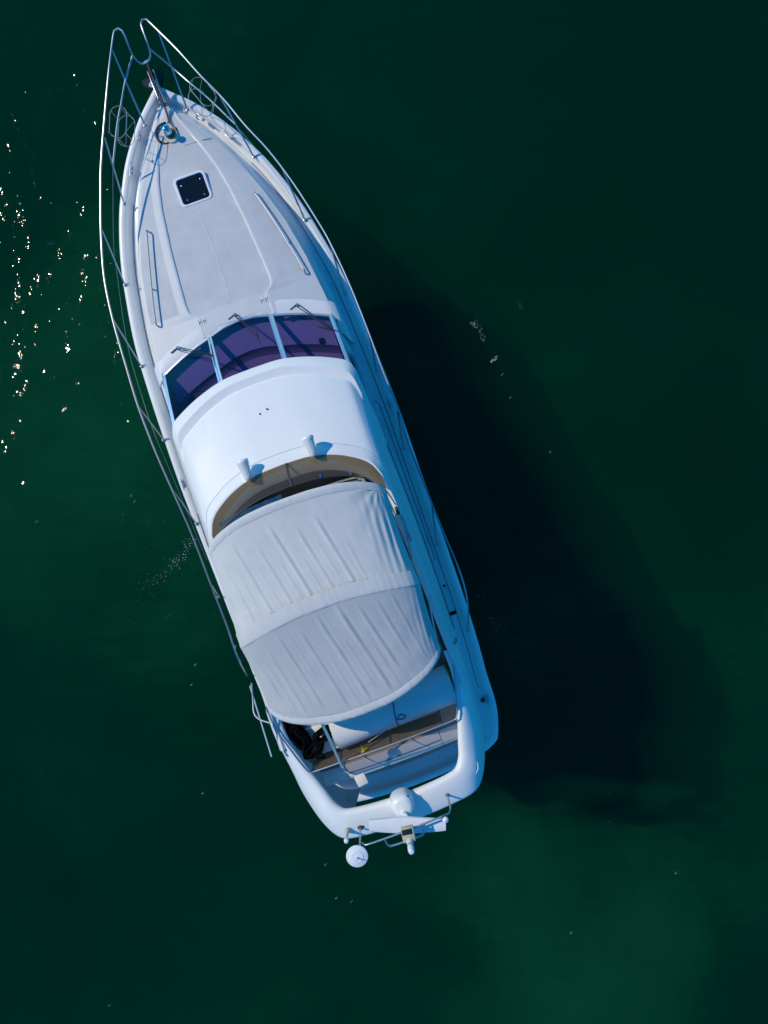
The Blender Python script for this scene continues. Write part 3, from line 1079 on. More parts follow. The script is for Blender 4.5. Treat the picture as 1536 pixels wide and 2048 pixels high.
def fly_helm():
    e = part("flybridge_helm")
    rows = []
    for (y, z) in [(-1.0, 3.4), (-1.01, 4.02), (-1.06, 4.08), (-1.32, 4.10), (-1.38, 4.06), (-1.55, 3.75), (-1.56, 3.4)]:
        rows.append([(x, y - .10 * (x - .55) ** 2 - .04, z) for x in np.linspace(-.15, 1.22, 16)])
    MB().loft(rows).build("helm_console", M['gel'], e, angle=45)
    rows = []
    for (y, z) in [(-1.06, 4.08), (-1.075, 4.17), (-1.12, 4.21), (-1.22, 4.22), (-1.27, 4.18), (-1.3, 4.09)]:
        rows.append([(x, y - .16 * (x - .62) ** 2 - .04, z - .06 * abs((x - .62) / .5) ** 3) for x in np.linspace(.16, 1.10, 18)])
    MB().loft(rows).build("instrument_pod", M['white'], e, angle=45)
    MB().tube([(x, -1.05 - .16 * (x - .62) ** 2 - .05 - (.16 if x < .2 else 0), 4.19 - .06 * abs((x - .62) / .5) ** 3) for x in np.linspace(.10, 1.12, 20)], .014, 6).build("pod_seal", M['black'], e)
    MB().box((-.85, -1.55, 3.75), (.9, .5, .7), bevel=.08).build("passenger_console", M['vinyl'], e)
    # steering wheel hub poking out by the canopy
    MB().lathe([(.0, .06), (.035, .05), (.05, .02), (.05, 0)][::-1], (-.36, -1.22, 4.22), seg=16).build("wheel_hub", M['chrome'], e)
    ring = [(-.36 + .19 * math.cos(a), -1.40 + .17 * math.sin(a), 4.19 + .05 * math.sin(a)) for a in np.linspace(0, 2 * math.pi, 24, endpoint=False)]
    MB().tube(ring, .013, 6, closed=True).build("wheel_rim", M['black'], e)
    MB().box((0.6, -2.4, 3.75), (1.0, .5, .75), bevel=.08).build("helm_seat", M['white'], e)
    MB().box((-1.05, -3.6, 3.6), (.7, 1.2, .45), bevel=.08).build("bench_seat", M['white'], e)


fly_helm()


def searchlight(x, y):
    e = part("searchlight")
    z = 4.02 - (y + .28) * .31 + .02
    MB().lathe([(.035, 0), (.028, .05), (.028, .16), (.045, .19)], (x, y - .14, z + .03), seg=12).build("light_post", M['white'], e)
    MB().lathe([(.0, -.015), (.04, -.012), (.056, .0), (.064, .04), (.078, .14), (.096, .26), (.104, .285), (.106, .325), (.092, .34), (.08, .33), (.0, .325)], (x, y - .30, z + .25), axis=(0, 1, .12), seg=24).build("light_housing", M['white'], e, angle=50)
    for k in range(3):
        a = math.pi * (.3 + .2 * k)
        MB().tube([(x + .066 * math.cos(a), y - .25, z + .255 + .066 * math.sin(a)), (x + .092 * math.cos(a), y - .06, z + .28 + .092 * math.sin(a))], .005, 5).build("cooling_rib", M['white'], e)
    MB().tube(crv([(x, y - .31, z + .24), (x + .03, y - .36, z + .2), (x + .02, y - .33, z + .1), (x + .06, y - .38, z + .06)], 14), .006, 5).build("light_cable", M['black'], e)


searchlight(-.575, -.24)
searchlight(.565, -.24)


# ------------------------------------------------------------------ radar arch (aft wing of the flybridge)
def arch():
    e = part("radar_arch")
    out_h = [(1.80, -4.35, 3.30), (1.79, -4.9, 3.36), (1.765, -5.45, 3.38), (1.715, -5.92, 3.47), (1.61, -6.30, 3.58), (1.475, -6.58, 3.72), (1.31, -6.77, 3.85), (1.12, -6.84, 3.95), (.8, -6.86, 4.01), (.4, -6.885, 4.02), (0, -6.89, 4.02)]
    in_h = [(1.60, -4.35, 4.09), (1.60, -4.75, 4.085), (1.50, -5.25, 4.06), (1.38, -5.62, 4.05), (1.28, -5.90, 4.07), (1.20, -6.12, 4.09), (1.08, -6.27, 4.11), (.92, -6.33, 4.12), (.6, -6.37, 4.125), (.3, -6.395, 4.13), (0, -6.40, 4.13)]
    n = 60
    # keep the pairs matched: resample by the same parameter
    def rs(h):
        c = crv(h, 161)
        return c
    def param(h):
        P = []
        for i in range(len(h) - 1):
            a = h[max(i - 1, 0)]; b = h[i]; c = h[i + 1]; d = h[min(i + 2, len(h) - 1)]
            a, b, c, d = map(np.array, (a, b, c, d))
            for k in range(6):
                t = k / 6
                P.append(.5 * ((2 * b) + (-a + c) * t + (2 * a - 5 * b + 4 * c - d) * t * t + (-a + 3 * b - 3 * c + d) * t ** 3))
        P.append(np.array(h[-1], float))
        return np.array(P)
    A = param(out_h); B = param(in_h)
    N = len(A)
    rings = []
    for i in range(N):
        a, b = A[i], B[i]
        d = b - a
        wdt = np.linalg.norm(d)
        u = d / wdt
        t = A[min(i + 1, N - 1)] - A[max(i - 1, 0)]
        t /= np.linalg.norm(t)
        nrm = np.cross(u, t)
        if nrm[2] < 0 or (abs(nrm[2]) < .1 and nrm[0] < 0):
            nrm = -nrm
        th = .13
        ring = []
        for (s, h) in [(.03, -th), (-.01, -th * .6), (-.005, -.04), (.035, -.008), (.10, .012), (.3, .042), (.5, .062), (.68, .062), (.86, .026), (.955, -.008), (1.0, -.055), (1.0, -.10), (.97, -th)]:
            kk = min(1.0, max(0.22, abs(d[2]) / wdt * 1.8)) if h > 0 else 1.0
            ring.append(a + d * s + nrm * h * kk)
        rings.append(ring)
    full_r = rings + [[np.array((-p[0], p[1], p[2])) for p in r] for r in rings[::-1][1:]]
    MB().loft(full_r, closed=True).build("arch_shell", M['gelroof'], e, angle=60)
    # moulded dimple on the starboard corner
    MB().tube(crv([(1.385, -6.30, 4.035), (1.36, -6.42, 4.02), (1.29, -6.50, 4.015)], 10), [.003, .006, .008, .009, .009, .009, .008, .007, .005, .003], 6).build("arch_crease", M['gel'], e)


arch()


def quarter_shade_wings():  # sides joining arch to hull, added and run aft to shade the cockpit
    for sgn in (1, -1):
        top = [(1.74, -4.2, 3.25), (1.74, -4.8, 3.30), (1.71, -5.3, 3.42), (1.64, -5.75, 3.58), (1.54, -6.1, 3.62), (1.44, -6.38, 3.70), (1.32, -6.6, 3.78), (1.15, -6.76, 3.84)]
        bot = [(1.80, -4.2, 1.48), (1.80, -4.8, 1.46), (1.79, -5.5, 1.44), (1.76, -6.1, 1.42), (1.70, -6.45, 1.40), (1.58, -6.75, 1.38), (1.36, -6.96, 1.32), (1.12, -7.02, 1.29)]
        A = crv(top, 20); B = crv(bot, 20)
        rows = []
        for t in np.linspace(0, 1, 8):
            rows.append([((a[0] * (1 - t) + b[0] * t) * sgn, a[1] * (1 - t) + b[1] * t, a[2] * (1 - t) + b[2] * t) for a, b in zip(A, B)])
        inn = [[(x - sgn * .06, y, z) for x, y, z in r] for r in rows]
        mb = MB().loft(rows).loft(inn).loft([[r[-1] for r in rows], [r[-1] for r in inn]])
        mb.build("quarter_shade_wing", M['gel'], yacht)


quarter_shade_wings()


def arch_gear():
    # tubular mast rail
    e = part("antenna_rail")
    zt = 4.72
    for (x, y) in [(-.84, -6.66), (.725, -6.64)]:
        MB().lathe([(.045, 0), (.05, .012), (.03, .03), (.018, .05)], (x, y, 4.055), seg=16).build("post_foot", M['vinyl'], e)
        MB().lathe([(.02, 0), (.02, .02)], (x + (-.05 if x > 0 else .05), y, 4.06), seg=10).build("foot_bolt", M['vinyl'], e)
    A = (-.84, -6.66, 4.06); B = (.725, -6.64, 4.06)
    MB().tube([A, (-.83, -6.66, 4.5), (-.83, -6.68, 4.80)], .0165, 10).build("rail_post", M['steel'], e)
    MB().tube(crv([B, (.725, -6.645, 4.35), (.72, -6.66, 4.60), (.68, -6.67, 4.69), (.60, -6.675, 4.715), (.2, -6.69, 4.72), (-.3, -6.70, 4.72), (-.68, -6.695, 4.715), (-.76, -6.69, 4.69), (-.80, -6.68, 4.62)], 60), .0165, 10).build("rail_bar", M['steel'], e)
    MB().tube(crv([(-.42, -6.69, 4.72), (-.42, -6.75, 4.715), (-.40, -6.82, 4.71), (-.34, -6.85, 4.71), (0.10, -6.86, 4.71), (.18, -6.84, 4.71), (.21, -6.78, 4.715), (.21, -6.69, 4.72)], 44), .0165, 10).build("bracket_loop", M['steel'], e)
    # open array radar
    r = part("radar_scanner")
    rows = []
    for (k, z) in [(1.0, 4.06), (1.03, 4.10), (1.0, 4.24), (.93, 4.33), (.80, 4.38), (.5, 4.40)]:
        ring = []
        for (px, py) in [(-.20, .02), (-.175, .13), (-.10, .19), (0, .205), (.10, .19), (.165, .12), (.19, 0), (.16, -.12), (.08, -.2), (-.08, -.2), (-.17, -.12)]:
            ring.append((px * k, py * k))
        c = crv([(a, b, 0) for a, b in ring], 32, closed=True)
        rows.append([(-.015 + p[0] * (1 + .0), -6.47 + p[1], z) for p in c])
    mb = MB().loft(rows, closed=True)
    mb.cap(rows[-1])
    mb.build("radar_pedestal", M['white'], r, angle=50)
    for (x, y) in [(-.165, -6.50), (.115, -6.34)]:
        MB().box((x, y, 4.335), (.03, .04, .03), bevel=.008).build("pedestal_latch", M['black'], r)
    th = -0.34
    ca, sa = math.cos(th), math.sin(th)
    rows = []
    for s in np.linspace(-1, 1, 13):
        wdt = .085 + .05 * (1 - abs(s)) ** .8
        xx = s * .62
        prof = []
        for (a, h) in [(-1, -.04), (-1, .04), (-.8, .058), (0, .065), (.8, .058), (1, .04), (1, -.04), (0, -.055)]:
            lx, ly = xx, a * wdt
            prof.append((-.03 + lx * ca - ly * sa, -6.70 + lx * sa + ly * ca, 4.52 + h * .6))
        rows.append(prof)
    mb = MB().loft(rows, closed=True)
    mb.cap(rows[0]); mb.cap(rows[-1])
    mb.build("radar_blade", M['white'], r, angle=35)
    MB().lathe([(.05, 0), (.05, .12)], (-.03, -6.56, 4.37), seg=16).build("radar_shaft", M['white'], r)
    # satellite dish disc antenna
    d = part("disc_antenna")
    MB().lathe([(.022, 0), (.022, .14)], (-.865, -6.69, 4.80), seg=12).build("antenna_stem", M['offwhite'], d)
    MB().lathe([(.0, -.02), (.12, -.02), (.165, .0), (.172, .02), (.165, .032), (.10, .05), (.095, .058), (.03, .062), (.0, .064)], (-.875, -6.70, 4.95), seg=40).build("antenna_disc", M['white'], d, angle=30)
    MB().lathe([(.014, 0), (.012, .03), (.006, .10), (.004, .16)], (-.875, -6.70, 5.01), seg=8).build("antenna_spike", M['offwhite'], d)
    # beige lamp box and white mast light
    b = part("signal_lamp")
    MB().box((-.03, -6.715, 4.80), (.20, .20, .16), rz=-.13, bevel=.015, rx=.15).build("lamp_box", M['beige'], b)
    MB().box((-.03, -6.655, 4.87), (.165, .07, .05), rz=-.13, bevel=.006, rx=.15).build("lamp_window", M['black'], b)
    MB().lathe([(.055, 0), (.055, .10), (.05, .12), (.05, .15)], (-.04, -6.80, 4.80), axis=(0, -.2, 1), seg=18).build("mast_light_base", M['offwhite'], b)
    MB().lathe([(.048, 0), (.052, .03), (.052, .10), (.04, .14), (.02, .15)], (-.04, -6.835, 4.98), axis=(0, -.2, 1), seg=18).build("mast_light_lens", M['white'], b)
    MB().lathe([(.052, 0), (.052, .02)], (-.04, -6.83, 4.955), axis=(0, -.2, 1), seg=18).build("mast_light_band", M['alu'], b)
    # little mushroom antenna
    g = part("mushroom_antenna")
    MB().lathe([(.018, 0), (.018, .06)], (.60, -6.70, 4.72), seg=10).build("mushroom_stem", M['offwhite'], g)
    MB().lathe([(.03, -.01), (.048, .01), (.05, .03), (.035, .055), (.012, .066), (.0, .067)], (.60, -6.71, 4.78), seg=22).build("mushroom_cap", M['white'], g)
    MB().lathe([(.012, 0), (.008, .008)], (.60, -6.71, 4.843), seg=8).build("mushroom_button", M['seam'], g)
    MB().box((.60, -6.69, 4.735), (.08, .05, .05), bevel=.01).build("mushroom_clamp", M['vinyl'], g)
    # anchor light bulb on a beige base
    a = part("anchor_light")
    MB().lathe([(.05, 0), (.05, .05), (.03, .08), (.02, .3)], (-1.06, -6.63, 4.06), seg=16).build("anchor_light_base", M['beige'], a)
    MB().lathe([(.022, 0), (.036, .02), (.042, .05), (.036, .085), (.015, .10), (.0, .102)], (-1.065, -6.645, 4.36), seg=18).build("anchor_light_bulb", M['white'], a)


arch_gear()


# ------------------------------------------------------------------ aft flybridge rail with smoked panels
def aft_rail():
    e = part("flybridge_aft_rail")
    zt = 4.10
    path = crv([(-1.62, -4.2, zt + .06), (-1.60, -4.6, zt + .02), (-1.47, -5.1, zt), (-1.36, -5.42, zt), (-1.30, -5.49, zt), (-1.2, -5.505, zt), (-.4, -5.515, zt), (.4, -5.515, zt), (1.22, -5.49, zt), (1.31, -5.45, zt), (1.36, -5.36, zt), (1.46, -5.0, zt), (1.56, -4.6, zt + .02)], 90)
    MB().tube(path, .014, 8).build("rail_top", M['steel'], e)
    xs = [-1.28, -.78, .12, 1.05]
    for x in xs:
        MB().tube([(x, -5.505, zt), (x, -5.47, 3.38)], .013, 8).build("rail_post", M['steel'], e)
    for a, b in zip(xs[:-1], xs[1:]):
        rows = [[(x, -5.512 + .045 * t, zt - .02 - t * .66) for x in np.linspace(a + .02, b - .02, 6)] for t in np.linspace(0, 1, 3)]
        MB().loft(rows).build("smoked_panel", M['smoke2'], e)
    MB().tube([L(684, 1533, 4.10), L(641, 1440, 4.83)], .024, 10).build("canopy_strut", M['alu'], e)
    MB().tube([L(737, 1484, 3.75), L(790, 1447, 3.95)], .011, 8).build("canopy_brace", M['steel'], e)


aft_rail()


# ------------------------------------------------------------------ bimini canopy
FB = [(0, -1.115, 5.20), (.4, -1.125, 5.19), (.8, -1.17, 5.15), (1.14, -1.26, 5.07), (1.36, -1.36, 4.97), (1.47, -1.45, 4.86)]
MBW = [(0, -2.83, 5.31), (.4, -2.84, 5.30), (.8, -2.89, 5.26), (1.15, -2.95, 5.18), (1.37, -3.0, 5.08), (1.475, -3.02, 4.96)]
AB = [(0, -4.60, 5.12), (.45, -4.575, 5.10), (.85, -4.49, 5.05), (1.15, -4.38, 4.97), (1.34, -4.26, 4.88), (1.43, -4.17, 4.78)]


def canopy():
    e = part("bimini_canopy")
    N = 150

    def bow(h):
        c = crv(h, 200)
        f = np.vstack([c[::-1] * np.array([-1, 1, 1]), c[1:]])
        d = np.r_[0, np.cumsum(np.linalg.norm(np.diff(f, axis=0), axis=1))]
        s = np.linspace(0, d[-1], N)
        return np.stack([np.interp(s, d, f[:, k]) for k in range(3)], 1)
    F, Mi, A = bow(FB), bow(MBW), bow(AB)

    def panel(P, Q, name, m, folds, sag, corner):
        n = 70
        rows = []
        for i in range(n + 1):
            t = i / n
            r = []
            for j in range(N):
                u = j / (N - 1)                      # port -> starboard
                p = P[j] * (1 - t) + Q[j] * t
                s = math.sin(math.pi * t)
                z = p[2] - sag * s * (0.4 + 0.6 * math.sin(math.pi * u))
                x = p[0]
                edge = abs(2 * u - 1)
                x *= 1 - 0.010 * s * max(0, edge - .6) / .4 * 2
                # tension folds, running aft and to starboard
                for (u0, sl, t0, t1, amp, wd) in folds:
                    wd = wd * .60
                    c = u0 + sl * (t - .5)
                    f = math.exp(-((u - c) / wd) ** 2)
                    win = max(0, min(1, (t - t0) / .12)) * max(0, min(1, (t1 - t) / .12))
                    dd = (u - c) / wd
                    z += .82 * amp * win * (.75 + .5 * noise.noise(Vector((u0 * 30, t * 4, 0)))) * (f - .55 * math.exp(-((dd - 1.25) / .8) ** 2))
                z += .0026 * noise.noise(Vector(((u - .12 * t) * 34, t * 2.2, 6)))
                z += .0010 * noise.noise(Vector(((u - .12 * t) * 80, t * 5, 16)))
                # gathers
                if corner:
                    # radiating creases from the pulled starboard front corner
                    dx, dy = (u - .955) * 3.1, (t - .0) * 1.75
                    rr = math.hypot(dx, dy) + 1e-6
                    an = math.atan2(dy, -dx)
                    z += .016 * math.exp(-rr / .42) * math.sin(an * 17 + 1.3 * math.sin(an * 5)) * min(1, rr / .06)
                    # heavy hanging folds on the starboard side
                    k = max(0, (u - .80) / .20)
                    z += .020 * k * math.sin(u * 150 + 5 * t) * s
                    z -= .10 * k ** 2 * s
                    z += .010 * max(0, .12 - abs(t - .93)) / .12 * max(0, (u - .55)) * math.sin(u * 190)
                else:
                    k = max(0, (u - .86) / .14)
                    z += .010 * k * math.sin(u * 190 + 7 * t) * s
                    z += .003 * max(0, (t - .80) / .2) * noise.noise(Vector((u * 46, t * 2, 4)))
                kp = max(0, (.10 - u) / .10)
                z += .012 * kp * math.sin(u * 260 + 4 * t) * s
                z += .006 * noise.noise(Vector((u * 9, t * 5, 3 if corner else 9)))
                r.append((x, p[1], z))
            rows.append(r)
        o = MB().loft(rows).build(name, m, e, angle=180)
        return rows
    folds1 = [(.16, .11, .35, .9, .009, .010), (.265, .115, .4, 1.0, .010, .010), (.37, .12, .45, .9, .008, .009), (.475, .12, .5, 1.0, .010, .010), (.58, .12, .4, .85, .009, .009), (.11, .10, .10, .95, .014, .016), (.21, .11, .12, 1.0, .018, .017), (.315, .115, .25, 1.0, .015, .014), (.415, .12, .15, 1.0, .021, .017), (.525, .12, .28, .98, .019, .015), (.63, .12, .22, 1.0, .024, .018), (.70, .10, .50, .95, .012, .012), (.04, .05, .0, 1.0, .012, .014)]
    folds2 = [(.145, .10, .3, .95, .009, .010), (.235, .11, .4, .85, .010, .010), (.335, .115, .0, .6, .009, .010), (.445, .12, .35, 1.0, .010, .010), (.555, .12, .3, .9, .010, .010), (.66, .12, .4, 1.0, .011, .010), (.10, .10, .0, .75, .015, .016), (.19, .10, .18, .95, .017, .015), (.28, .11, .0, .9, .016, .015), (.39, .115, .12, .95, .020, .016), (.50, .12, .03, .95, .022, .017), (.61, .12, .0, .95, .028, .020), (.70, .12, .05, .8, .022, .018), (.785, .10, .05, .75, .016, .016), (.86, .08, .05, .9, .014, .013)]
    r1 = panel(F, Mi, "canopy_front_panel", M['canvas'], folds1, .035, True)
    r2 = panel(Mi, A, "canopy_aft_panel", M['canvas_shade_thread'], folds2, .04, False)

    # hems: front lip, overlapping seam band at the middle bow, aft hem, side hems
    def strip(base, prof, name, m):
        rows = []
        for (dy, dz) in prof:
            rows.append([(p[0], p[1] + dy, p[2] + dz + .004 * noise.noise(Vector((j * .35, dy * 9, 2)))) for j, p in enumerate(base)])
        MB().loft(rows).build(name, m, e, angle=60)
    strip(r1[0], [(-.115, .004), (-.10, .010), (-.03, .014), (.012, .004), (.022, -.02), (.012, -.05)], "front_hem", M['canvas'])
    strip(r1[-1], [(.21, .001), (.20, .004), (.02, .007), (-.015, .007), (-.028, .001)], "seam_band", M['canvas'])
    strip(r2[-1], [(.10, .004), (.085, .010), (.02, .010), (-.018, .004), (-.028, -.02), (-.02, -.05)], "aft_hem", M['canvas'])
    for side in (0, -1):
        pts = [r[side] for r in r1] + [r[side] for r in r2[1:]]
        s = -1 if side == 0 else 1
        rows = [[(p[0] - s * .03, p[1], p[2] + .006) for p in pts], [(p[0] + s * .008, p[1], p[2] - .004) for p in pts],
                [(p[0] + s * .022, p[1], p[2] - .07 + .012 * math.sin(k * .55)) for k, p in enumerate(pts)],
                [(p[0] + s * .015, p[1], p[2] - .10 + .02 * math.sin(k * .31)) for k, p in enumerate(pts)]]
        MB().loft(rows).build("side_hem", M['canvas'] if s > 0 else M['canvas'], e, angle=60)
    # zip and stitching along the seam and the aft hem
    RS = random.Random(5)
    for nm, base, dy, j0, j1 in (("seam_stitching", r1[-1], .225, 36, 112), ("hem_stitching", r2[-1], .115, 14, 140)):
        mb = MB()
        for j in range(j0, j1):
            if RS.random() < .22:
                continue
            p = base[j]
            mb.box((p[0], p[1] + dy + RS.uniform(-.006, .006), p[2] + .006), (.016, .007, .006), rz=RS.uniform(.2, 1.0))
        mb.build(nm, M['canvas_shade_thread'], e, kind="stuff")
    # frame bows
    for h in (FB, MBW, AB):
        c = crv(h, 30)
        pts = [(-p[0] * .985, p[1], p[2] - .035) for p in c[::-1]] + [(p[0] * .985, p[1], p[2] - .035) for p in c[1:]]
        leg_r = [(1.49, -2.35 if h is not AB else -3.4, 4.12)]
        pts = [(-1.55, leg_r[0][1], 4.10)] + pts + [(1.55, leg_r[0][1], 4.10)]
        MB().tube(pts, .014, 8).build("canopy_bow", M['steel'], e)
    # front starboard strap, plus ratchet
    MB().tube(crv([(1.36, -1.36, 4.95), (1.46, -1.42, 4.70), (1.52, -1.60, 4.40), (1.56, -1.75, 4.12)], 20), .012, 6).build("corner_strap", M['alu'], e)
    MB().tube([(1.30, -1.20, 4.42), (1.40, -1.40, 4.86)], .010, 6).build("corner_stay", M['steel'], e)
    MB().box((1.555, -1.86, 4.13), (.06, .14, .06), bevel=.012).build("strap_buckle", M['vinyl'], e)
    for y in (-2.18, -2.42):
        MB().tube([(1.60, y + .22, 4.12), (1.61, y, 4.13)], .013, 8).build("grab_handle", M['chrome'], e)
    # port side: bent stay tubes hanging outside the canvas
    p = LP([(503, 1366), (506, 1400), (508, 1425), (518, 1438), (540, 1446)], [4.55, 4.58, 4.62, 4.68, 4.75])
    MB().tube(crv(p, 24), .014, 8).build("bent_stay", M['steel'], e)
    p = LP([(500, 1372), (543, 1513)], [4.5, 4.15])
    MB().tube(p, .011, 6).build("whip_pole", M['white'], e)
    p = LP([(471, 1290), (471, 1305), (482, 1325)], [4.75, 4.7, 4.6])
    MB().tube(crv(p, 10), .010, 6).build("side_hook", M['steel'], e)
    p = LP([(546, 1450), (570, 1506), (577, 1512)], [4.12, 4.0, 3.98])
    MB().tube(crv(p, 14), .012, 6).build("side_bar", M['steel'], e)


canopy()


# ------------------------------------------------------------------ bow rail
def zr(y, base=True):
    return sheer_z(min(y, 7.0)) + 0.03


RH = 0.90


def railz(px, py, h):
    z = 2.6
    for _ in range(4):
        y = L(px, py, z)[1]
        z = sheer_z(min(max(y, -6), 7.0)) + .03 + h
    return z


def RP(pts, h):
    return [L(p[0], p[1], railz(p[0], p[1], h)) for p in pts]


def rails():
    e = part("bow_rail")
    zN = 2.98
    notch = LP([(257, 91), (263, 106), (269, 116), (276, 124), (284, 128), (292, 125), (299, 119), (301, 113), (300, 104), (297, 91)], [3.10, 3.0, 2.93, 2.87, 2.85, 2.87, 2.92, 2.95, 3.0, 3.10])
    port = LP([(247, 66), (242, 60), (237, 57), (232, 58), (228, 64), (224, 89)], 3.18) + RP([(217, 148), (209, 237), (202, 330), (201, 414), (203, 489), (209, 560), (226, 641), (251, 729), (277, 815), (310, 901), (345, 981), (383, 1067), (422, 1169), (455, 1255), (469, 1299)], RH)
    stb = LP([(285, 58), (282, 47), (284, 40), (288, 37), (293, 39), (317, 62)], 3.18) + RP([(357, 102), (401, 151), (446, 197), (490, 250), (538, 302), (587, 367), (636, 443), (662, 489), (698, 566), (734, 656), (766, 742), (795, 815), (818, 890), (840, 945), (864, 1009), (891, 1075), (915, 1131)], RH)
    stb += [L(930, 1178, 2.34), L(936, 1216, 2.1), L(936, 1240, 1.84), L(935, 1262, 1.58)]
    port += [L(478, 1322, 2.32), L(487, 1340, 2.05), L(494, 1352, 1.6)]
    path = port[::-1] + notch + stb
    # exact order: port aft ... port tip, notch, starboard tip ... starboard aft
    MB().tube(crv(path, 320), .0175, 8).build("top_rail", M['steel'], e)
    # second rails
    p2 = [L(265, 111, 2.96)] + RP([(250, 166), (243, 205), (235, 248), (226, 330)], .52)
    MB().tube(crv(p2, 30), .017, 8).build("middle_rail", M['steel'], e)
    s2 = [L(298, 97, 3.06)] + RP([(344, 135), (381, 167), (417, 197), (470, 248)], .52)
    MB().tube(crv(s2, 30), .017, 8).build("middle_rail", M['steel'], e)
    # lifelines
    pw = RP([(226, 330), (226, 342), (227, 482), (234, 547), (255, 690), (283, 790), (310, 870), (350, 965), (395, 1075), (414, 1120)], .46)
    MB().tube(crv(pw, 60), .0042, 5).build("lifeline", M['wire'], e)
    sw = RP([(470, 248), (520, 308), (575, 382), (640, 478), (690, 568), (730, 662), (765, 750), (796, 832), (826, 915), (866, 1015)], .40)
    MB().tube(crv(sw, 60), .0042, 5).build("lifeline", M['wire'], e)
    st = [((290, 251), (224, 99)), ((248, 407), (209, 275)), ((250, 570), (203, 459)), ((283, 733), (226, 640)), ((327, 880), (275, 812)), ((393, 1048), (345, 979)), ((437, 1194), (421, 1167)),
          ((375, 220), (317, 63)), ((508, 314), (439, 190)), ((610, 440), (561, 329)), ((690, 588), (659, 483)), ((753, 741), (737, 664)), ((807, 897), (795, 822)), ((874, 1089), (864, 1012))]
    for b, t in st:
        tz = railz(t[0], t[1], RH)
        if t[1] < 105:
            tz = 3.18
        B = L(b[0], b[1], railz(b[0], b[1], 0.0))
        T = L(t[0], t[1], tz)
        MB().tube([B, T], .0165, 8).build("stanchion", M['steel'], e)
        MB().lathe([(.034, -.005), (.034, .008), (.02, .014), (.017, .04)], B, seg=12).build("stanchion_foot", M['steel'], e)


rails()


def basket(cx, cy, ang, top_px, top_z):
    """round-ended wire fender holder hung on the rail: two loops, struts between"""
    e = part("fender_basket")
    c0 = L(*top_px[0], top_z)
    c1 = L(*top_px[1], top_z - .42)

    def loop(c, a, hl, r, z):
        out = []
        for s, a0 in ((1, -90), (-1, 90)):
            for k in range(9):
                q = math.radians(a0 + k * 22.5)
                lx = s * hl + r * math.cos(q)
                ly = r * math.sin(q)
                out.append((c[0] + lx * math.cos(a) - ly * math.sin(a), c[1] + lx * math.sin(a) + ly * math.cos(a), z))
        return out
    l0 = loop(c0, ang, .14, .155, c0[2])
    l1 = loop(c1, ang, .14, .155, c1[2])
    MB().tube(l0, .0055, 6, closed=True).build("basket_hoop", M['wire'], e)
    MB().tube(l1, .0055, 6, closed=True).build("basket_hoop", M['wire'], e)
    for k in (1, 4, 7, 10, 13, 16):
        MB().tube([l0[k], l1[k]], .0045, 5).build("basket_bar", M['wire'], e)
    MB().tube([l1[4], l1[13]], .0045, 5).build("basket_bar", M['wire'], e)
    MB().tube([l1[1], l1[10]], .0045, 5).build("basket_bar", M['wire'], e)
    j = int(np.argmin([abs(p[0]) * -1 for p in l0]))
    MB().box(l0[j], (.04, .05, .04), bevel=.008).build("basket_clamp", M['vinyl'], e)


basket(0, 0, math.radians(90 - 22), [(236, 244), (253, 262)], 3.0)
basket(0, 0, math.radians(110), [(406, 183), (402, 205)], 3.0)


# ------------------------------------------------------------------ cleats
def cleat(c, ang, ln=.22):
    e = part("cleat")
    ca, sa = math.cos(ang), math.sin(ang)

    def tp(l, h, o=0):
        return (c[0] + l * ca - o * sa, c[1] + l * sa + o * ca, c[2] + h)
    MB().tube(crv([tp(-ln / 2, .058), tp(-ln * .3, .066), tp(0, .062), tp(ln * .3, .066), tp(ln / 2, .058)], 14), [.008 + .008 * math.sin(math.pi * k / 13) for k in range(14)], 8).build("cleat_horn", M['steel'], e)
    for l in (-.04, .04):
        MB().lathe([(.022, 0), (.012, .02), (.011, .062)], tp(l, .0), seg=10).build("cleat_leg", M['steel'], e)
    MB().box(tp(0, .0), (ln * .6, .06, .012), rz=ang, bevel=.004).build("cleat_base", M['steel'], e)


def cl(px, py, ang, ln=.22):
    z = 2.1
    for _ in range(3):
        y = L(px, py, z)[1]
        z = sheer_z(min(y, 7)) + (.035)
    cleat(L(px, py, z), ang, ln)


cl(279, 275, math.radians(58), .2)
cl(263, 342, math.radians(64), .3)
cl(403, 237, math.radians(118), .22)
cl(459, 273, math.radians(122), .32)
cl(778, 808, math.radians(92), .24)
cl(366, 967, math.radians(88), .28)
cl(972, 1398, math.radians(92), .24)


def waterway():
    for sgn in (1, -1):
        q = offset2d(sheer, .222)
        pts = [(sgn * p[0], p[1], p[2] - DK + .006) for p in q if 5.6 > p[1] > -5.9]
        MB().tube(pts, .006, 5).build("waterway_seam", M['seam'], yacht)


waterway()


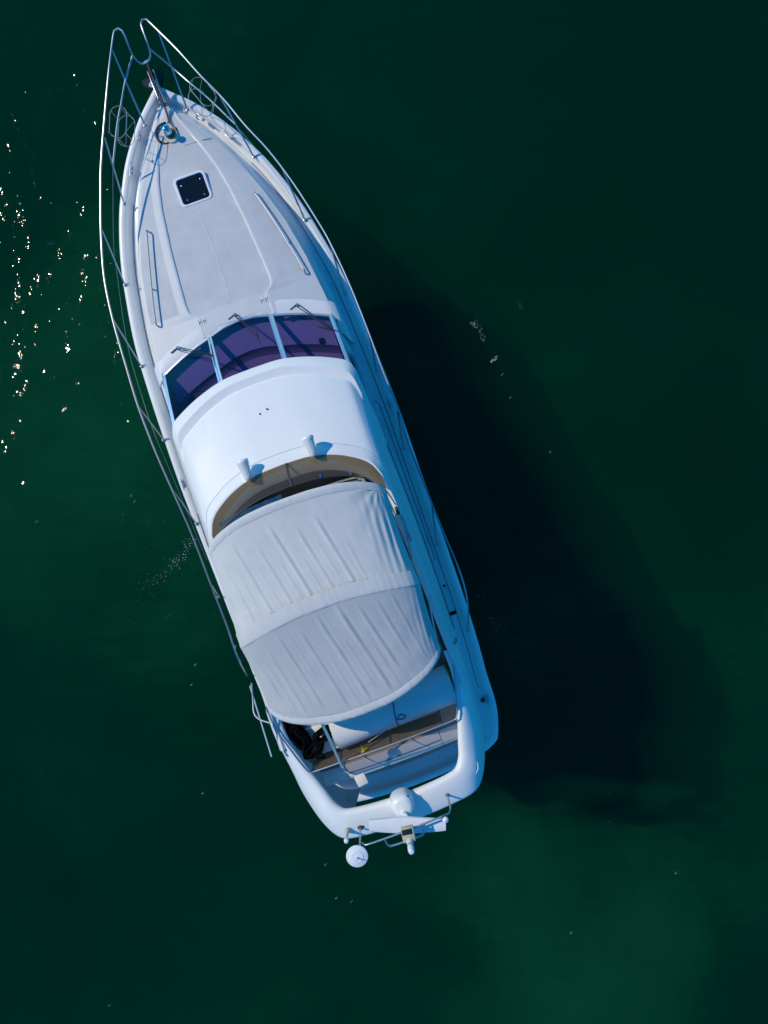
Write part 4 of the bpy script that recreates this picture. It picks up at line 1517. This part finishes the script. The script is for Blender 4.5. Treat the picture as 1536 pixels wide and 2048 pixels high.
def deck_bits():
    for (px, py, z, r) in [(888, 1171, 1.47, .04), (966, 1400, 1.44, .05)]:
        MB().lathe([(r, 0), (r, .008), (r * .6, .012)], L(px, py, z), seg=18).build("filler_cap", M['vinyl'], yacht)
    c = L(353, 262, 2.36)
    MB().box((c[0], c[1], trunk_z(c[0], c[1]) + .005), (.07, .07, .02), rz=.3, bevel=.005).build("foot_switch", M['black'], yacht)
    # side trim along the flybridge overhang
    for s in (1, -1):
        pts = [(s * 1.803, -.7, 3.345), (s * 1.838, -2, 3.292), (s * 1.835, -3.2, 3.272), (s * 1.812, -4.2, 3.272)]
        MB().tube(crv(pts, 30), .010, 6).build("overhang_trim", M['seam'], yacht)
        # side handrail along the house
        pts = [(s * 1.90, .3, 2.2), (s * 1.96, .2, 2.22), (s * 1.97, -.6, 2.2), (s * 1.97, -2.8, 2.12), (s * 1.95, -3.0, 2.1), (s * 1.88, -3.05, 2.08)]
        MB().tube(crv(pts, 30), .014, 8).build("house_handrail", M['steel'], yacht)
    for k in range(8):
        p = L(766 + k * 2.1, 918 + k * 6.2, 3.62)
        MB().box((p[0], p[1], p[2]), (.02, .026, .012)).build("vent_slot", M['seam'], yacht)


deck_bits()


def windlass():
    e = part("windlass")
    cx, cy = -.045, 6.38
    z = trunk_z(cx, cy)
    ring = crv([(cx - .13, cy - .02, 0), (cx - .12, cy + .12, 0), (cx - .04, cy + .19, 0), (cx + .06, cy + .17, 0), (cx + .13, cy + .05, 0), (cx + .13, cy - .10, 0), (cx + .05, cy - .19, 0), (cx - .06, cy - .17, 0)], 36, closed=True)
    def rg(k, h):
        return [((p[0] - cx) * k + cx, (p[1] - cy) * k + cy, z + h) for p in ring]
    rows = [rg(1.0, -.03), rg(1.02, .03), rg(.95, .06), rg(.80, .065)]
    mb = MB().loft(rows, closed=True)
    mb.cap(rows[-1])
    mb.build("windlass_base", M['cream'], e)
    # grey moulded well around its port side
    w_ = [(cx - .06 + .21 * math.cos(a), cy + .04 + .20 * math.sin(a), z + .006) for a in np.linspace(math.radians(75), math.radians(265), 18)]
    MB().tube(w_, .024, 8).build("windlass_well", M['vinyl'], e)
    MB().lathe([(.10, .05), (.105, .075), (.08, .09), (.085, .11), (.06, .12)], (cx - .0, cy - .02, z), seg=26).build("gypsy", M['rust'], e)
    MB().lathe([(.075, .11), (.08, .135), (.055, .16), (.05, .21), (.068, .245), (.07, .262), (.055, .275), (.0, .277)], (cx - .015, cy - .01, z), seg=28).build("capstan_drum", M['chrome'], e)
    MB().lathe([(.016, 0), (.012, .006)], (cx - .015, cy - .01, z + .277), seg=10).build("capstan_socket", M['black'], e)


windlass()


def bow_roller():
    e = part("bow_roller")
    a = (.02, 7.05); b = (.005, 7.62)
    for s in (-1, 1):
        MB().box((.015 + s * .055, 7.34, 2.37), (.014, .66, .09), rz=.03, bevel=.004).build("roller_cheek", M['alu'], e)
    MB().box((.015, 7.30, 2.325), (.12, .6, .012), rz=.03).build("roller_plate", M['alu'], e)
    MB().lathe([(.045, -.045), (.03, -.02), (.025, 0), (.03, .02), (.045, .045)], (.005, 7.60, 2.37), axis=(1, 0, 0), seg=18).build("roller_wheel", M['black'], e)


bow_roller()


# ------------------------------------------------------------------ things lying on the yacht (their own objects)
def lone(name, label, cat, group=None):
    return dict(name=name, label=label, cat=cat, group=group)


def root_at(name, label, cat, base):
    o = bpy.data.objects.new(name, None)
    p = RM @ Vector(base)
    o.location = p
    o.rotation_euler = (0, 0, HEAD)
    COL.objects.link(o)
    o["label"] = label
    o["category"] = cat
    return o


def rel(mb, base):
    mb.v = [(a - base[0], b - base[1], c - base[2]) for a, b, c in mb.v]
    return mb


def anchor():
    base = (.01, 7.5, 2.2)
    r = root_at("anchor", "dark plough anchor stowed on the bow roller with its rusty chain", "anchor", base)
    mb = MB()
    rows = []
    for (x, y, z, w_, h) in [(.03, 7.00, 2.44, .018, .03), (.02, 7.25, 2.43, .02, .035), (.0, 7.6, 2.43, .02, .04), (-.005, 7.80, 2.40, .018, .05), (-.01, 7.88, 2.30, .016, .06)]:
        rows.append([(x - w_, y, z - h), (x + w_, y, z - h), (x + w_, y, z + h), (x - w_, y, z + h)])
    mb.loft(rows, closed=True); mb.cap(rows[0]); mb.cap(rows[-1])
    rel(mb, base).build("shank", M['galv'], r, angle=30)
    # two plough blades, pointed leaves set in a V
    for outline in ([(304, 159), (311, 150), (312, 143), (317, 138), (323, 141), (327, 150), (326, 162), (325, 172), (325, 183), (316, 181), (308, 168)],
                    [(304, 157), (295, 157), (287, 159), (284, 165), (289, 172), (296, 175), (302, 176), (306, 167)]):
        zs = [2.30 - .010 * math.hypot(p[0] - 304, p[1] - 158) for p in outline]
        c = crv(LP(outline, zs), 30, closed=True)
        mb = MB()
        dn = [(q[0], q[1], q[2] - .016) for q in c]
        mb.cap(c); mb.cap(dn[::-1]); mb.loft([c, dn], closed=True)
        rel(mb, base).build("fluke", M['galv'], r, angle=40)
    c = crv(LP([(303, 160), (297, 171), (304, 174), (307, 168)], 2.315), 16, closed=True)
    mb = MB().cap(c).loft([c, [(q[0], q[1], q[2] - .03) for q in c]], closed=True)
    rel(mb, base).build("fluke_root", M['alu'], r, angle=40)
    mb = MB()
    mb.lathe([(.025, -.03), (.025, .03)], (-.005, 7.86, 2.40), axis=(1, 0, 0), seg=14)
    rel(mb, base).build("shackle", M['chrome'], r)
    # chain of links from the shackle to the windlass
    pts = crv([(.03, 7.16, 2.49), (.03, 7.0, 2.45), (.03, 6.8, 2.41), (.02, 6.6, 2.44), (.055, 6.42, 2.47), (.075, 6.34, 2.46)], 34)
    mb = MB()
    for i in range(len(pts) - 1):
        a, b = pts[i], pts[i + 1]
        d = (b - a) / np.linalg.norm(b - a)
        sdv = np.cross(d, [0, 0, 1]); sdv /= np.linalg.norm(sdv)
        o2 = sdv if i % 2 == 0 else np.cross(sdv, d)
        c = (a + b) / 2
        lp = []
        for q in np.linspace(0, 2 * math.pi, 10, endpoint=False):
            lp.append(c + d * .026 * math.cos(q) + o2 * .017 * math.sin(q))
        mb.tube(lp, .0062, 5, closed=True)
    rel(mb, base).build("chain", M['rust'], r)


anchor()


def foam_roll():
    x0, x1 = -.76, 1.40
    yc, zc, R = -5.03, 3.72, .335
    base = ((x0 + x1) / 2, yc, 3.38)
    r = root_at("foam_roll", "large white rolled foam mattress tied with thin cord on the aft flybridge", "foam roll", base)
    rows = []
    for k, x in enumerate(np.linspace(x0, x1, 26)):
        ring = []
        for a in np.linspace(0, 2 * math.pi, 48, endpoint=False):
            rr = R * (1 + .02 * noise.noise(Vector((x * 1.7, math.cos(a) * 1.2, math.sin(a) * 1.2))))
            if math.sin(a) < -.8:
                rr *= .96
            ring.append((x + .03 * math.sin(a), yc + (x - .3) * .035 + rr * math.cos(a), zc + rr * math.sin(a)))
        rows.append(ring)
    mb = MB().loft(rows, closed=True)
    rel(mb, base).build("roll_skin", M['foam'], r)
    # spiral of the rolled sheet showing at both ends
    for xe, s in ((x0, -1), (x1, 1)):
        sp = []
        for a in np.linspace(0, 6 * math.pi, 120):
            rad = R * .97 - .016 * a
            sp.append((math.cos(a) * rad, math.sin(a) * rad))
        mb = MB()
        for dr in (0,):
            rows = [[(xe - s * .06, yc + (xe - .3) * .035 + p[0], zc + p[1]) for p in sp], [(xe + s * .012, yc + (xe - .3) * .035 + p[0], zc + p[1]) for p in sp]]
            mb.loft(rows)
        rel(mb, base).build("sheet_edge", M['foam'] if s < 0 else M['yellow'], r)
        mb = MB()
        mb.cap([(xe - s * .04, yc + (xe - .3) * .035 + R * .98 * math.cos(a), zc + R * .98 * math.sin(a)) for a in np.linspace(0, 2 * math.pi, 40, endpoint=False)])
        rel(mb, base).build("roll_end", M['foam'], r)
    # yellow edge layers on the starboard end
    for k, (dx, m) in enumerate([(.03, 'yellow'), (.07, 'green')]):
        mb = MB()
        mb.box((x1 + dx, yc + .06, zc - .02 + .0 * k), (.018, .56 - .1 * k, .58 - .1 * k), bevel=.006, rz=-.03)
        rel(mb, base).build("end_layer", M[m], r)
    # cord round the roll, with a loose loop
    mb = MB()
    xr = .36
    cd = [(xr + .03 * math.sin(a * 2), yc + (xr - .3) * .035 + (R + .008) * math.cos(a), zc + (R + .008) * math.sin(a)) for a in np.linspace(0, 2 * math.pi, 40, endpoint=False)]
    mb.tube(cd, .0075, 6, closed=True)
    mb.tube(crv([(xr + .02, yc - .12, zc + R * .955), (xr + .08, yc - .08, zc + R + .0), (xr + .14, yc - .12, zc + R * .97), (xr + .13, yc - .17, zc + R * .90), (xr + .05, yc - .17, zc + R * .90), (xr - .01, yc - .13, zc + R * .95)], 30), .0075, 6)
    rel(mb, base).build("cord", M['black'], r)


foam_roll()


def small_things():
    # green sheet sticking out below the roll
    base = (.35, -5.36, 3.385)
    r = root_at("folded_green_sheet", "green folded sheet lying under the foam roll by the smoked rail", "sheet", base)
    mb = MB()
    rows = []
    for x in np.linspace(-.72, 1.28, 14):
        rows.append([(x, -5.0, 3.40), (x, -5.26, 3.43 + .01 * math.sin(x * 7)), (x, -5.34, 3.47 + .012 * math.sin(x * 9)), (x, -5.365, 3.44), (x, -5.37, 3.385)])
    mb.loft(rows)
    rel(mb, base).build("sheet_fold", M['green'], r)
    # yellow bag
    base = L(734, 1492, 3.80)
    r = root_at("yellow_bag", "small yellow cloth bag hanging in front of the foam roll", "bag", base)
    rows = []
    for (h, a, b) in [(0, .04, .035), (.04, .075, .06), (.10, .085, .065), (.17, .07, .055), (.23, .04, .035), (.26, .025, .02)]:
        rows.append([(base[0] + a * math.cos(q) + .012 * math.sin(q * 3) - h * .22, base[1] + b * math.sin(q) + h * .30 - .06, base[2] + h) for q in np.linspace(0, 2 * math.pi, 14, endpoint=False)])
    mb = MB().loft(rows, closed=True)
    mb.cap(rows[-1]); mb.cap(rows[0])
    rel(mb, base).build("bag_body", M['yellow'], r)
    mb = MB().tube(crv([(base[0] - .055, base[1] + .02, base[2] + .25), (base[0] - .06, base[1] + .06, base[2] + .24), (base[0] - .06, base[1] + .12, base[2] + .20)], 10), .008, 6)
    rel(mb, base).build("bag_tie", M['yellow'], r)
    # round white tub by the port coaming
    base = (-1.05, -4.66, 3.38)
    r = root_at("round_tub", "round white plastic tub beneath the aft port corner of the canopy", "tub", base)
    mb = MB().lathe([(.20, 0), (.24, .22), (.265, .235), (.265, .25), (.235, .25), (.19, .03), (.0, .03)], base, seg=36)
    rel(mb, base).build("tub_wall", M['white'], r)
    mb = MB().lathe([(.255, .0), (.262, .012)], (base[0], base[1], base[2] + .245), seg=36)
    # white box under the rope
    base = (-1.0, -5.15, 3.38)
    r = root_at("locker_box", "white locker top under the black rope on the port flybridge side", "locker", base)
    mb = MB().box((-1.02, -5.14, 3.55), (.62, .50, .34), bevel=.03)
    rel(mb, base).build("locker_lid", M['gel'], r)
    # black rope heap
    base = (-1.15, -5.1, 3.72)
    r = root_at("rope_heap", "heap of thick black rope coiled beside the white foam roll", "rope", base)
    R2 = random.Random(3)

    def coil(c, ax, n, rr, name):
        mb = MB()
        for k in range(n):
            pts = []
            ph = R2.uniform(0, 6.28)
            ra = ax[0] * R2.uniform(.75, 1.08); rb = ax[1] * R2.uniform(.7, 1.1)
            th = ax[2] + R2.uniform(-.25, .25)
            cx = c[0] + R2.uniform(-.03, .03); cy = c[1] + R2.uniform(-.03, .03); cz = c[2] + R2.uniform(0, .10) + k * .006
            for a in np.linspace(0, 2 * math.pi, 22, endpoint=False):
                u = ra * math.cos(a + ph); v = rb * math.sin(a + ph)
                pts.append((cx + u * math.cos(th) - v * math.sin(th), cy + u * math.sin(th) + v * math.cos(th), cz + .03 * math.sin(2 * a + ph)))
            mb.tube(pts, rr, 7, closed=True)
        rel(mb, base).build(name, M['rope'], r)
    coil((-1.34, -4.93, 3.74), (.23, .09, math.radians(105)), 26, .015, "rope_coil")
    coil((-1.17, -5.22, 3.74), (.17, .09, math.radians(20)), 22, .014, "rope_coil")
    coil((-.92, -5.03, 3.78), (.17, .08, math.radians(15)), 24, .014, "rope_coil")
    mb = MB()
    mb.tube([(-1.12 + .055 * math.cos(a), -5.38 + .05 * math.sin(a), 3.80 + .02 * math.sin(a)) for a in np.linspace(0, 2 * math.pi, 16, endpoint=False)], .014, 6, closed=True)
    mb.tube(crv([(-1.06, -5.38, 3.8), (-1.08, -5.46, 3.74), (-1.09, -5.49, 3.5)], 10), .008, 6)
    mb.tube(crv([(-1.22, -5.3, 3.80), (-1.3, -5.38, 3.74), (-1.32, -5.42, 3.6)], 10), .014, 6)
    rel(mb, base).build("rope_tail", M['rope'], r)
    # crumpled blue tarpaulin behind the flybridge screen
    base = (-.75, -1.2, 3.9)
    r = root_at("blue_tarpaulin", "crumpled dark blue tarpaulin behind the brown flybridge screen", "tarpaulin", base)
    rows = []
    for i in range(26):
        t = i / 25
        row = []
        for j in range(14):
            s = j / 13
            x = -1.30 + t * 1.12
            y = -1.05 - .28 * s + .10 * (1 - ((x + .2) / 1.1) ** 2)
            z = 4.17 + .16 * math.sin(math.pi * s) * (0.5 + .5 * math.sin(math.pi * t)) + .07 * noise.noise(Vector((t * 7, s * 3, 1)))
            row.append((x, y, z))
        rows.append(row)
    mb = MB().loft(rows)
    rel(mb, base).build("tarpaulin_sheet", M['tarp'], r)


small_things()


# ------------------------------------------------------------------ foam and white flecks on the water
def flecks():
    mb = MB()
    R3 = random.Random(11)

    def blob(px, py, r):
        x, y, _ = WXY(px, py)
        n = R3.randint(5, 8)
        a0 = R3.uniform(0, 6)
        st = R3.uniform(.5, 1.0)
        th = R3.uniform(0, 3.14)
        ring = []
        for k in range(n):
            a = a0 + 2 * math.pi * k / n
            rr = .68 * r * R3.uniform(.55, 1.15)
            u, v = rr * math.cos(a), rr * st * math.sin(a)
            ring.append((u * math.cos(th) - v * math.sin(th), u * math.sin(th) + v * math.cos(th)))
        o = len(mb.v)
        h = .008
        mb.v.append((x, y, h))
        for u, v in ring:
            mb.v.append((x + u, y + v, .0015))
        for k in range(n):
            mb.f.append((o, o + 1 + k, o + 1 + (k + 1) % n))
            mb.m.append(0)
    def trail(pts, n, sx, r0, r1):
        c = crv([(a, b, 0) for a, b in pts], 50)
        for _ in range(n):
            q = c[R3.randrange(len(c))]
            blob(q[0] + R3.gauss(0, sx), q[1] + R3.gauss(0, sx), R3.uniform(r0, r1))
    trail([(390, 1070), (372, 1100), (360, 1115), (350, 1125)], 90, 8, .006, .017)
    trail([(350, 1120), (335, 1138), (325, 1150), (300, 1165), (290, 1180)], 70, 9, .005, .015)
    trail([(300, 1160), (270, 1220), (230, 1260)], 26, 22, .005, .011)
    trail([(250, 1000), (330, 1180), (390, 1300), (400, 1400)], 26, 40, .005, .012)
    trail([(942, 646), (955, 652), (963, 668), (968, 680)], 60, 3.0, .006, .016)  # starboard specks: small white discs on the surface
    trail([(968, 682), (980, 700), (992, 716)], 12, 2.0, .004, .009)
    trail([(984, 724), (990, 718), (995, 713)], 26, 1.8, .010, .022)
    trail([(1036, 605), (1042, 615)], 12, 3, .005, .010)
    trail([(960, 1180), (985, 1240), (1010, 1270), (1030, 1290)], 70, 9, .005, .014)
    for (px, py) in [(1020, 796), (1004, 750), (1100, 905), (672, 1797), (702, 1804), (1216, 1588), (1218, 1644), (1351, 1747), (1142, 1866), (218, 2012), (390, 1330), (382, 1370), (405, 1587), (262, 992), (268, 1004), (72, 1044), (650, 1730)]:
        blob(px, py, .020)
        blob(px + 3, py - 3, .012)
    o = mb.build("foam_and_flecks", mat("white_fleck", (0.62, 0.68, 0.70), 0.6), smooth=False)
    o["kind"] = "stuff"
    o["label"] = "scattered white foam and small white flecks on the green water"
    o["category"] = "foam"


flecks()
